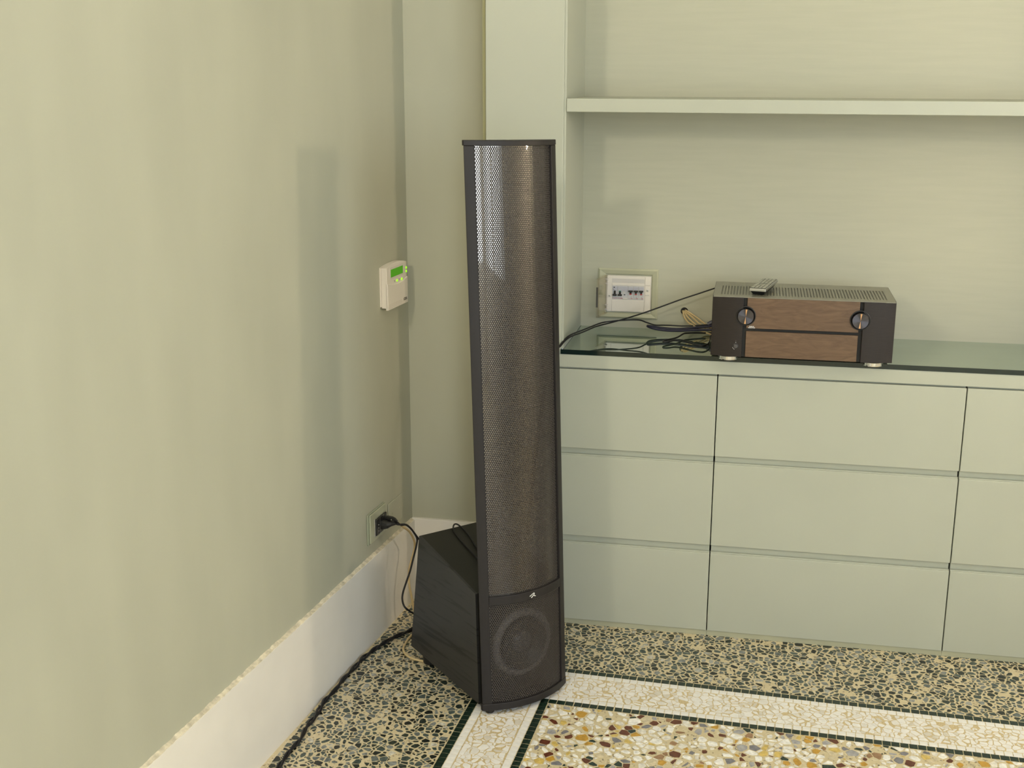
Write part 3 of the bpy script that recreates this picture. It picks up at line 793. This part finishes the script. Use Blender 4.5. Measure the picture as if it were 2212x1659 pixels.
# ------------------------------------------------------------------ fuse box in the niche wall
fb = thing('fuse_box', (0.577, NB, 0.80), 'white fuse box with open clear door recessed in the niche wall', 'fuse box')
def FBm(x, y, z): return Vector((x, NB - y, z))        # y: distance off the niche wall
def fbox(name, x0, x1, z0, z1, y0, y1, m, parent, bev=0.0): return box(name, (x0, x1, y0, y1, z0, z1), m, parent, bev, FBm)
fx0, fx1, fz0, fz1 = 0.4935, 0.6615, 0.8000, 0.9410
ix0, ix1, iz0, iz1 = 0.5150, 0.6435, 0.8150, 0.9240
M_fr = mat('sage_painted_frame', (0.47, 0.475, 0.34), 0.4, var=0.02)
V = []
for (y, a0, a1, b0, b1) in ((0.0, fx0, fx1, fz0, fz1), (0.0035, fx0, fx1, fz0, fz1), (0.0060, fx0 + 0.004, fx1 - 0.004, fz0 + 0.004, fz1 - 0.004), (0.0035, ix0 - 0.002, ix1 + 0.002, iz0 - 0.002, iz1 + 0.002), (0.0002, ix0, ix1, iz0, iz1)):
    V += [FBm(a0, y, b0), FBm(a1, y, b0), FBm(a1, y, b1), FBm(a0, y, b1)]
F = []
for i in range(4):
    for k in range(4):
        a, b = i * 4 + k, i * 4 + (k + 1) % 4
        F.append([a, b, b + 4, a + 4])
mk('frame', V, F, M_fr, fb)
M_fw = mat('ivory_white_plastic', (0.80, 0.755, 0.69), 0.4, var=0.02, scale=20)
M_fg = mat('grey_strip', (0.64, 0.61, 0.58), 0.45)
pn = fbox('panel', 0.5185, 0.6415, 0.8185, 0.9210, 0.0005, 0.0040, M_fw, fb, 0.001)
fbox('upper_strip', 0.5325, 0.6235, 0.9010, 0.9130, 0.0036, 0.0046, M_fg, pn)
fbox('upper_lip', 0.5325, 0.6235, 0.8935, 0.9000, 0.0036, 0.0056, M_fw, pn, 0.0008)
fbox('lower_lip', 0.5325, 0.6235, 0.8200, 0.8520, 0.0036, 0.0050, M_fw, pn, 0.0008)
fbox('side_strip', 0.6250, 0.6405, 0.8195, 0.8945, 0.0036, 0.0062, M_fw, pn, 0.001)
fbox('side_strip', 0.6250, 0.6405, 0.8955, 0.9195, 0.0036, 0.0062, M_fw, pn, 0.001)
for (x, z) in ((0.6325, 0.8815), (0.5258, 0.8635)):
    V, F = lathe([(0.0028, 0.0), (0.0028, 0.0012), (0.0018, 0.0016), (0.0016, 0.0008)], lambda a, b, h: FBm(x + a, 0.0058 - (0.002 if x < 0.6 else 0) + h, z + b), 16)
    mk('screw', V, F, M_alu, pn)
fbox('latch', 0.6265, 0.6380, 0.8685, 0.8705, 0.006, 0.0085, M_fg, pn, 0.0003)
W6 = (0.6225 - 0.5335) / 6
bx = 0.5335; b0, b1 = 0.8545, 0.8925
def breaker(x0, w, kind):
    b = fbox('breaker', x0 + 0.0003, x0 + w - 0.0003, b0, b1, 0.0030, 0.0058, M_breaker, fb, 0.0004)
    xc = x0 + W6 / 2
    fbox('upper_face', x0 + 0.0008, x0 + w - 0.0008, 0.8775, 0.8905, 0.0056, 0.0066, mat('pale_blue_grey_label', (0.50, 0.50, 0.56), 0.35), b, 0.0003)
    if kind in ('down', 'down_teal'):
        fbox('toggle_neck', xc - 0.0028, xc + 0.0028, 0.8690, 0.8790, 0.0056, 0.0085, M_blk, b, 0.0004)
        fbox('toggle', xc - 0.0058, xc + 0.0058, 0.8645, 0.8695, 0.0056, 0.0125, M_blk, b, 0.0012)
        if kind == 'down_teal': fbox('mark', xc - 0.0026, xc + 0.0026, 0.8772, 0.8792, 0.0084, 0.0088, M_teal, b)
        fbox('red_line', x0 + 0.0008, x0 + w * (1 if kind == 'down' else 0.5) - 0.0008, 0.8575, 0.8583, 0.0057, 0.0062, M_red, b)
        if kind == 'down':
            V, F = lathe([(0.0017, 0), (0.0017, 0.0004)], lambda a, c, h: FBm(x0 + 0.0055 + a, 0.0067 + h, 0.8880 + c), 14)
            mk('test_dot', V, F, M_blk, b)
            P = [FBm(x0 + 0.0055 + 0.0032 * cos(t), 0.0068, 0.8838 + 0.0028 * sin(t)) for t in [math.radians(q) for q in (170, 200, 230, 260, 290)]]
            V, F = tubevf(P, 0.0005, 6); mk('test_mark', V, F, M_blk, b)
        else:
            fbox('button', x0 + W6 * 1.25, x0 + W6 * 1.5, 0.8670, 0.8692, 0.0056, 0.0072, M_blk, b)
            fbox('print', x0 + W6 * 1.08, x0 + W6 * 1.30, 0.8705, 0.8775, 0.0056, 0.0060, M_fg, b)
            fbox('white_tag', x0 + W6 * 1.12, x0 + W6 * 1.85, 0.8555, 0.8585, 0.0056, 0.0064, M_fw, b)
            fbox('red_mark', x0 + W6 * 0.62, x0 + W6 * 0.98, 0.8570, 0.8585, 0.0057, 0.0063, M_red, b)
    else:
        fbox('toggle', xc - 0.0060, xc + 0.0060, 0.8768, 0.8812, 0.0056, 0.0125, M_blk, b, 0.0012)
        fbox('toggle_neck', xc - 0.0028, xc + 0.0028, 0.8720, 0.8770, 0.0056, 0.0085, M_blk, b, 0.0004)
        fbox('red_band', xc - 0.0028, xc + 0.0028, 0.8688, 0.8720, 0.0056, 0.0082, M_red, b, 0.0003)
        fbox('print', xc - 0.0045, xc + 0.0020, 0.8648, 0.8660, 0.0057, 0.0060, M_fg, b)
        fbox('dot', xc + 0.0012, xc + 0.0026, 0.8612, 0.8626, 0.0057, 0.0061, M_ink, b)
        fbox('red_mark', xc + 0.0005, xc + 0.0055, 0.8572, 0.8585, 0.0057, 0.0062, M_red, b)
        fbox('red_line', xc - 0.0060, xc + 0.0005, 0.8576, 0.8581, 0.0057, 0.0061, mat('pale_red', (0.6, 0.25, 0.22), 0.5), b)
breaker(bx, W6, 'down'); breaker(bx + W6, 2 * W6, 'down_teal')
for k in (3, 4, 5): breaker(bx + k * W6, W6, 'up')
# clear door swung open on the left, tilted forward
hx, hy = 0.5185, 0.0065
dd = Vector((-0.0150, 0.072, 0)).normalized()          # direction of the open door in (x, off-wall)
def DR(a, t, z): return FBm(hx + dd.x * a - dd.y * t, hy + dd.y * a + dd.x * t, z)
door = mk('door', *mapvf(boxvf(0.004, 0.074, -0.0012, 0.0012, 0.8160, 0.9205, 0.0006), DR), M_smoke, fb)
mk('rim', *joinvf(mapvf(boxvf(0.0, 0.076, -0.003, 0.005, 0.8140, 0.8165), DR), mapvf(boxvf(0.0, 0.076, -0.003, 0.005, 0.9200, 0.9225), DR), mapvf(boxvf(0.0735, 0.076, -0.003, 0.005, 0.8140, 0.9225), DR)), M_smoke, door)
mk('seal_strip', *mapvf(boxvf(0.0715, 0.0745, 0.001, 0.006, 0.842, 0.898), DR), mat('dark_seal', (0.05, 0.05, 0.06), 0.4), door)
for z in (0.912, 0.8995, 0.838, 0.8255):
    mk('hinge', *mapvf(boxvf(-0.003, 0.008, -0.004, 0.004, z - 0.0016, z + 0.0016, 0.0006), DR), M_fg, door)
mk('hinge_pin', *lathe([(0.0014, 0.822), (0.0014, 0.9155)], lambda a, b, h: DR(0.004 + a, b, h), 10), mat('pin_grey', (0.45, 0.42, 0.38), 0.35), door)

# cable hole in the niche wall
HXc, HZc = 0.7367, 0.8272
hole = mk('cable_hole', *lathe([(0.0122, 0.0), (0.0122, 0.0012), (0.0104, 0.0012), (0.0104, 0.0004)], lambda a, b, h: FBm(HXc + a, h, HZc + b), 28, False, False), M_nicheback, nichewall, smooth=False)
mk('hole_shade_disc', *lathe([(0.0104, 0.0004), (0.0001, 0.0004)], lambda a, b, h: FBm(HXc + a, h, HZc + b), 28, False, False), M_dark, hole)  # flat black disc painting the shade inside the hole

# ------------------------------------------------------------------ cables on the counter
TAUT = [(0.43, -0.125, 0.770), (0.4398, -0.110, 0.7841), (0.4491, -0.0826, 0.7943), (0.4618, -0.0591, 0.8011), (0.484, -0.0044, 0.8021), (0.5114, 0.056, 0.8063), (0.5455, 0.0958, 0.8101), (0.5871, 0.1244, 0.8192), (0.6393, 0.16, 0.8328), (0.723, 0.1648, 0.8668), (0.7776, 0.1679, 0.8872), (0.8145, 0.17, 0.901), (0.84, 0.172, 0.91)]
down = [(0.36, -0.30, 0.02), (0.375, -0.25, 0.20), (0.39, -0.19, 0.48), (0.41, -0.15, 0.68)]
tag(tube('speaker_cable', down + TAUT, 0.0020, M_cable), 'thin black cable pulled straight across the niche up to the receiver', 'cable', 'speaker cables')
SAG = [(0.428, -0.118, 0.773), (0.439, -0.108, 0.7870), (0.4483, -0.0776, 0.798), (0.4606, -0.055, 0.805), (0.4844, 0.01, 0.8060), (0.5189, 0.0791, 0.811), (0.5464, 0.0985, 0.8135), (0.572, 0.1126, 0.8144), (0.6159, 0.1365, 0.8129), (0.6381, 0.1484, 0.8044), (0.6613, 0.1540, 0.7970), (0.6842, 0.1640, 0.7955), (0.7061, 0.1700, 0.7946), (0.7377, 0.1700, 0.7943), (0.7754, 0.1700, 0.7974), (0.84, 0.17, 0.8052)]
down2 = [(0.35, -0.29, 0.02), (0.368, -0.24, 0.20), (0.384, -0.18, 0.48), (0.404, -0.145, 0.68)]
tag(tube('speaker_cable', down2 + SAG, 0.0020, M_cable), 'thin black cable sagging in front of the fuse box towards the receiver', 'cable', 'speaker cables')
BLUE = [(0.845, 0.112, 0.800), (0.8271, 0.112, 0.7994), (0.7712, 0.112, 0.7963), (0.7312, 0.112, 0.7927), (0.7023, 0.112, 0.7921), (0.6821, 0.112, 0.7931), (0.6625, 0.113, 0.7955), (0.6490, 0.118, 0.7982), (0.6430, 0.130, 0.7980), (0.6470, 0.144, 0.7955), (0.6674, 0.148, 0.7919), (0.6994, 0.148, 0.7894), (0.7312, 0.148, 0.7898), (0.769, 0.148, 0.7953), (0.8254, 0.148, 0.8029), (0.845, 0.148, 0.805)]
bcab = tag(tube('navy_cable', BLUE, 0.0036, M_blue), 'thick navy blue cable bent back on itself left of the receiver', 'cable')
FRONT = [(0.845, 0.1555, 0.781), (0.8302, 0.1555, 0.781), (0.8153, 0.1523, 0.781), (0.7795, 0.145, 0.782), (0.7508, 0.1301, 0.783), (0.7418, 0.1177, 0.783), (0.7301, 0.0781, 0.782), (0.7172, 0.0541, 0.7815), (0.6995, 0.0317, 0.7815), (0.6950, 0.0186, 0.7815), (0.6985, 0.0085, 0.7815), (0.7107, 0.0139, 0.782), (0.7234, 0.0304, 0.783), (0.737, 0.0337, 0.784), (0.7527, 0.0201, 0.784), (0.7737, -0.0029, 0.783), (0.7884, -0.0183, 0.782), (0.8022, -0.0188, 0.782), (0.8121, 0.0006, 0.782), (0.8165, 0.0375, 0.783), (0.816, 0.0961, 0.783), (0.8191, 0.1118, 0.783), (0.835, 0.125, 0.783)]
tag(tube('flat_black_cable', FRONT, 0.0018, M_rubber, flat=1.35), 'flat black cable looping on the green glass left of the receiver', 'cable')
CR = [[(0.7311, 0.225, 0.8255), (0.7342, 0.2, 0.8291), (0.7384, 0.19, 0.8168), (0.7511, 0.18, 0.8023), (0.7671, 0.17, 0.7958), (0.7884, 0.16, 0.7844), (0.83, 0.13, 0.7775)],
      [(0.7337, 0.225, 0.8243), (0.7373, 0.2, 0.8293), (0.7487, 0.19, 0.8146), (0.7677, 0.18, 0.8004), (0.7838, 0.17, 0.79), (0.8025, 0.166, 0.7786), (0.84, 0.14, 0.7775)],
      [(0.7362, 0.225, 0.8257), (0.7399, 0.2, 0.8294), (0.7588, 0.19, 0.8176), (0.7777, 0.18, 0.8034), (0.7938, 0.178, 0.7931), (0.8111, 0.175, 0.7828), (0.84, 0.16, 0.7775)],
      [(0.7381, 0.225, 0.8271), (0.7417, 0.2, 0.8321), (0.7534, 0.195, 0.8266), (0.7735, 0.19, 0.815), (0.7948, 0.185, 0.8009), (0.8198, 0.18, 0.7858), (0.85, 0.17, 0.7800)]]
CL = ['lowest of the four cream cables fanning out of the hole in the niche wall', 'second lowest of the four cream cables fanning out of the wall hole', 'second highest of the four cream cables fanning out of the wall hole', 'highest of the four cream cables fanning out of the hole in the niche wall']
for P, lb in zip(CR, CL):
    tag(tube('network_cable', P, 0.0026, M_cream), lb, 'cable', 'cream cables from the wall hole')
# grey cable boot at the end of the navy cable
mk('connector', *tubevf(spline([(0.806, 0.150, 0.806), (0.818, 0.150, 0.812), (0.838, 0.150, 0.816)], 4), 0.0062, 10), mat('blue_grey_plug', (0.06, 0.06, 0.09), 0.4), bcab)

# ------------------------------------------------------------------ receiver
RY = -0.14
rx0, rx1, rz0, rz1 = 0.8255, 1.2655, 0.7845, 0.9345
RYB = 0.085
rc = thing('receiver', ((rx0 + rx1) / 2, RY, ZG), 'wide dark brown receiver with a brown reflection painted on its front panels, on the glass worktop', 'receiver')
box('chassis', (rx0 + 0.003, rx1 - 0.003, RY + 0.012, RYB, rz0, rz1 - 0.0025), M_blk, rc)
sx0, sx1 = 0.9020, 0.9110
mx0, mx1 = rx0 + rx1 - sx1, rx0 + rx1 - sx0
def curved_cheek(x0, x1, flip):
    P = []
    n = 10
    for i in range(n + 1):
        t = i / n
        x = x0 + (x1 - x0) * t
        k = (1 - t) if not flip else t
        P.append((x, RY - 0.004 + 0.010 * k ** 2.2))
    P += [(x1, RY + 0.014), (x0, RY + 0.014)]
    return prism(P, rz0, rz1, lambda a, b, d: Vector((a, b, d)))
bevelled('front_cheek', curved_cheek(rx0, sx0, False), M_amp, rc, 0.0012)
bevelled('front_cheek', curved_cheek(mx1, rx1, True), M_amp, rc, 0.0012)
mk('front_backing', *boxvf(sx0, mx1, RY + 0.004, RY + 0.014, rz0, rz1 - 0.001), M_dark, rc)
box('brown_reflection_panel', (sx1, mx0, RY - 0.002, RY + 0.005, 0.8585, rz1 - 0.0005), M_brownrefl, rc, 0.0006)  # these panels carry the reflected brown in their colour
box('brown_reflection_panel', (sx1, mx0, RY - 0.002, RY + 0.005, rz0 + 0.0008, 0.8510), M_brownrefl, rc, 0.0006)
def RC(a, b, h): return Vector((a, RY - h, b))
def knob(x, z):
    F_ = lambda a, b, h: RC(x + a, z + b, h)
    k = mk('knob_ring', *lathe([(0.0245, -0.004), (0.0245, 0.0042), (0.0232, 0.0052), (0.0222, 0.0042)], F_, 40, False, False), M_blk, rc, smooth=True)
    mk('knob_groove', *lathe([(0.0224, 0.0040), (0.0196, 0.0018)], F_, 40, False, False), M_dark, k)
    mm = MATS.get('spun_metal')
    if mm is None:
        mm, nt, p = new_mat('spun_metal'); MATS['spun_metal'] = mm
        p.inputs['Base Color'].default_value = (0.09, 0.088, 0.10, 1); p.inputs['Metallic'].default_value = 1.0; p.inputs['Roughness'].default_value = 0.30
        p.inputs['Anisotropic'].default_value = 0.9
        tg = nt.nodes.new('ShaderNodeTangent'); tg.direction_type = 'RADIAL'; tg.axis = 'Y'
        nt.links.new(tg.outputs['Tangent'], p.inputs['Tangent'])
    og = Vector((x, RY, z))
    V, F = lathe([(0.0200, 0.002), (0.0200, 0.0125), (0.0190, 0.0140), (0.0001, 0.0136)], F_, 40, False, False)
    me = bpy.data.meshes.new('knob'); me.from_pydata([v - og for v in V], [], F); me.update()
    o = bpy.data.objects.new('knob', me); COL.objects.link(o); me.materials.append(mm)
    o.parent = rc; o.location = og - WO[rc.name]; WO[o.name] = og
    bm = bmesh.new(); bm.from_mesh(me); bmesh.ops.recalc_face_normals(bm, faces=bm.faces); bm.to_mesh(me); bm.free()
    # narrow copper-coloured wedges painting a reflected streak on the knob face
    V, F = [], []
    for sgn in (1, -1):
        kk = len(V)
        V += [Vector((x, RY - 0.0142, z)), Vector((x + 0.0022 + (0.0012 if sgn > 0 else -0.0012), RY - 0.0145, z + sgn * 0.0180)), Vector((x - 0.0022 + (0.0012 if sgn > 0 else -0.0012), RY - 0.0145, z + sgn * 0.0180))]
        F.append([kk, kk + 1, kk + 2])
    mk('knob_reflection', V, F, mat('copper_sheen', (0.62, 0.36, 0.18), 0.35, metal=0.6), k)
knob(0.9085, 0.8895)
knob(rx0 + rx1 - 0.9085, 0.8895)
text('lettering', 'INPUT', 0.0042, M_inkw, lambda a, b: RC(0.9240 + a, 0.8628 + b, 0.0024), rc, 0.00012)
text('lettering', 'SELECTOR', 0.0036, M_inkw, lambda a, b: RC(0.9240 + a, 0.8600 + b, 0.0024), rc, 0.00012)
pb = mk('power_button', *lathe([(0.0072, -0.002), (0.0072, 0.0042), (0.0060, 0.0046), (0.0056, 0.0036)], lambda a, b, h: RC(0.8870 + a, 0.8115 + b, h), 28, False, False), M_blk, rc)
mk('button_face', *lathe([(0.0054, 0.003), (0.0050, 0.0050), (0.001, 0.0054)], lambda a, b, h: RC(0.8870 + a, 0.8115 + b, h), 24), mat('grey_button', (0.07, 0.065, 0.065), 0.3), pb)
P = [RC(0.8870 + 0.0078 * cos(t), 0.8115 + 0.0078 * sin(t), 0.0046) for t in [math.radians(q) for q in (195, 210, 225, 240, 252)]]
V, F = tubevf(P, 0.0005, 6); mk('button_glint_ring', V, F, M_chrome, pb)
for (dx, dz, r) in ((0.0002, 0.0102, 0.0011), (0.0004, 0.0143, 0.0005)):
    V, F = lathe([(r, 0.0), (r, 0.0006)], lambda a, b, h: RC(0.8870 + dx + a, 0.8115 + dz + b, 0.0035 + h), 12)
    mk('indicator', V, F, mat('grey_indicator', (0.35, 0.35, 0.36), 0.4), rc)
for fx in (0.8690, rx0 + rx1 - 0.8690):
    for fy in (RY + 0.026, RYB - 0.05):
        V, F = lathe([(0.0235, 0.0), (0.0240, 0.002), (0.0240, 0.0090), (0.0230, 0.0110)], lambda a, b, h: Vector((fx + a, fy + b, ZG + 0.0002 + h)), 32)
        mk('foot', V, F, M_chrome, rc, smooth=False)
# top cover with real vent holes
def vent_top():
    V, F = [], []
    x0, x1, y0, y1 = rx0 + 0.001, rx1 - 0.001, RY + 0.0145, RYB
    z = rz1 + 0.0012
    nx, ny = 54, 13
    hx0, hx1, hy0, hy1 = x0 + 0.016, x1 - 0.016, y0 + 0.018, y1 - 0.062
    cx, cy = (hx1 - hx0) / nx, (hy1 - hy0) / ny
    def q(a, b, c, d):
        k = len(V); V.extend([(a, c, z), (b, c, z), (b, d, z), (a, d, z)]); F.append([k, k + 1, k + 2, k + 3])
    q(x0, x1, y0, hy0); q(x0, x1, hy1, y1); q(x0, hx0, hy0, hy1); q(hx1, x1, hy0, hy1)
    for i in range(nx):
        for j in range(ny):
            a, b, c, d = hx0 + i * cx, hx0 + (i + 1) * cx, hy0 + j * cy, hy0 + (j + 1) * cy
            m = 0.26
            e0, e1, e2, e3 = a + cx * m, b - cx * m, c + cy * 0.22, d - cy * 0.22
            q(a, b, c, e2); q(a, b, e3, d); q(a, e0, e2, e3); q(e1, b, e2, e3)
    og = WO[rc.name]
    me = bpy.data.meshes.new('top_cover'); me.from_pydata([Vector(v) - og for v in V], [], F); me.update()
    return link('top_cover', me, M_amptop, rc)
vent_top()
mk('cover_skirt', *joinvf(boxvf(rx0, rx0 + 0.0025, RY + 0.0145, RYB, rz0 + 0.002, rz1 + 0.001), boxvf(rx1 - 0.0025, rx1, RY + 0.0145, RYB, rz0 + 0.002, rz1 + 0.001), boxvf(rx0, rx1, RYB, RYB + 0.002, rz0 + 0.002, rz1 + 0.001)), mat('dark_cover_side', (0.05, 0.05, 0.045), 0.35), rc)
box('front_lip', (rx0 + 0.002, rx1 - 0.002, RY + 0.001, RY + 0.0160, rz1 - 0.0005, rz1 + 0.0014), M_amptop, rc, 0.0004)
box('vent_floor', (rx0 + 0.01, rx1 - 0.01, RY + 0.016, RYB - 0.002, rz1 - 0.006, rz1 - 0.0035), M_dark, rc)

# remote control lying on the receiver
ra = Vector((0.9335, -0.1105, rz1 + 0.0014))
ang = math.atan2(0.0325, 0.146)
rd_, rs_ = Vector((sin(ang), cos(ang), 0)), Vector((cos(ang), -sin(ang), 0))
def RM(a, l, h): return ra + rs_ * a + rd_ * (l + 0.0) + Vector((0, 0, h + l * 0.028))
rm = thing('remote_control', tuple(ra), 'slim silver and black remote control lying on the receiver', 'remote control')
hw, ln = 0.0205, 0.140
V, F = [], []
for (h, w0, l0, l1) in ((0.0, hw - 0.007, 0.014, ln - 0.02), (0.010, hw - 0.002, 0.003, ln - 0.004)):
    V += [RM(-w0, l0, h), RM(w0, l0, h), RM(w0, l1, h), RM(-w0, l1, h)]
F = [[0, 1, 2, 3], [4, 5, 6, 7]] + [[k, (k + 1) % 4, 4 + (k + 1) % 4, 4 + k] for k in range(4)]
mk('underside', V, F, M_blk, rm)
mk('rim', *mapvf(boxvf(-hw, hw, 0.0, ln, 0.0098, 0.0168, 0.0012), RM), M_alu, rm)
mk('face', *mapvf(boxvf(-hw + 0.0016, hw - 0.0016, 0.0016, ln - 0.0016, 0.0162, 0.0176, 0.0004), RM), mat('grey_key_field', (0.075, 0.078, 0.06), 0.25), rm)
M_key = mat('pale_grey_keys', (0.34, 0.345, 0.29), 0.3)
for j in range(6):
    for i in range(4):
        if j == 2 and i in (1, 2):
            continue
        a0 = -hw + 0.0030 + i * 0.0090
        l0 = 0.008 + j * 0.0215
        mk('key', *mapvf(boxvf(a0, a0 + 0.0068, l0, l0 + 0.0160, 0.0172, 0.0188, 0.0005), RM), M_key, rm)
for a0, l0 in ((-0.0075, 0.0525), (0.0008, 0.0525)):
    mk('key', *mapvf(boxvf(a0, a0 + 0.0068, l0, l0 + 0.008, 0.0172, 0.0188, 0.0005), RM), M_key, rm)

# ------------------------------------------------------------------ lamps of the room, outside the frame
def sphere_vf(c, r, ns=20, nr=12):
    return lathe([(max(1e-4, r * sin(PI * i / nr)), -r * cos(PI * i / nr)) for i in range(nr + 1)], lambda a, b, h: Vector((c[0] + a, c[1] + b, c[2] + h)), ns)
def globe_lamp(x, y, z, r, strength, col, label, ename):
    t = thing('floor_lamp', (x, y, 0), label, 'lamp', 'globe floor lamps')
    mk('base', *lathe([(0.14, 0.0), (0.14, 0.015), (0.02, 0.03)], lambda a, b, h: Vector((x + a, y + b, h)), 32), M_lamp, t)
    mk('pole', *lathe([(0.011, 0.02), (0.011, z - r + 0.005)], lambda a, b, h: Vector((x + a, y + b, h)), 16), M_lamp, t)
    mk('globe', *sphere_vf((x, y, z), r), emit(ename, col, strength), t, smooth=True)
globe_lamp(2.42, -0.33, 1.425, 0.085, LAMP_A, WARM, 'floor lamp with glowing glass globe near the right end of the cupboards', 'globe_light_a')
globe_lamp(-0.10, -2.95, 2.04, 0.10, LAMP_B, WARM2, 'tall floor lamp with glowing glass globe by the left wall', 'globe_light_b')
cl = thing('ceiling_light', (0.72, -1.75, CEIL - 0.07), 'round flush ceiling light with glowing disc', 'lamp')
mk('housing', *lathe([(0.21, 0.0), (0.21, 0.069)], lambda a, b, h: Vector((0.72 + a, -1.75 + b, CEIL - 0.07 + h)), 40), M_white, cl)
mk('diffuser', *lathe([(0.20, 0.0), (0.19, -0.012), (0.0001, -0.014)], lambda a, b, h: Vector((0.72 + a, -1.75 + b, CEIL - 0.0702 + h)), 40, False, False), emit('ceiling_glow', (1.0, 0.86, 0.68), LAMP_C), cl)
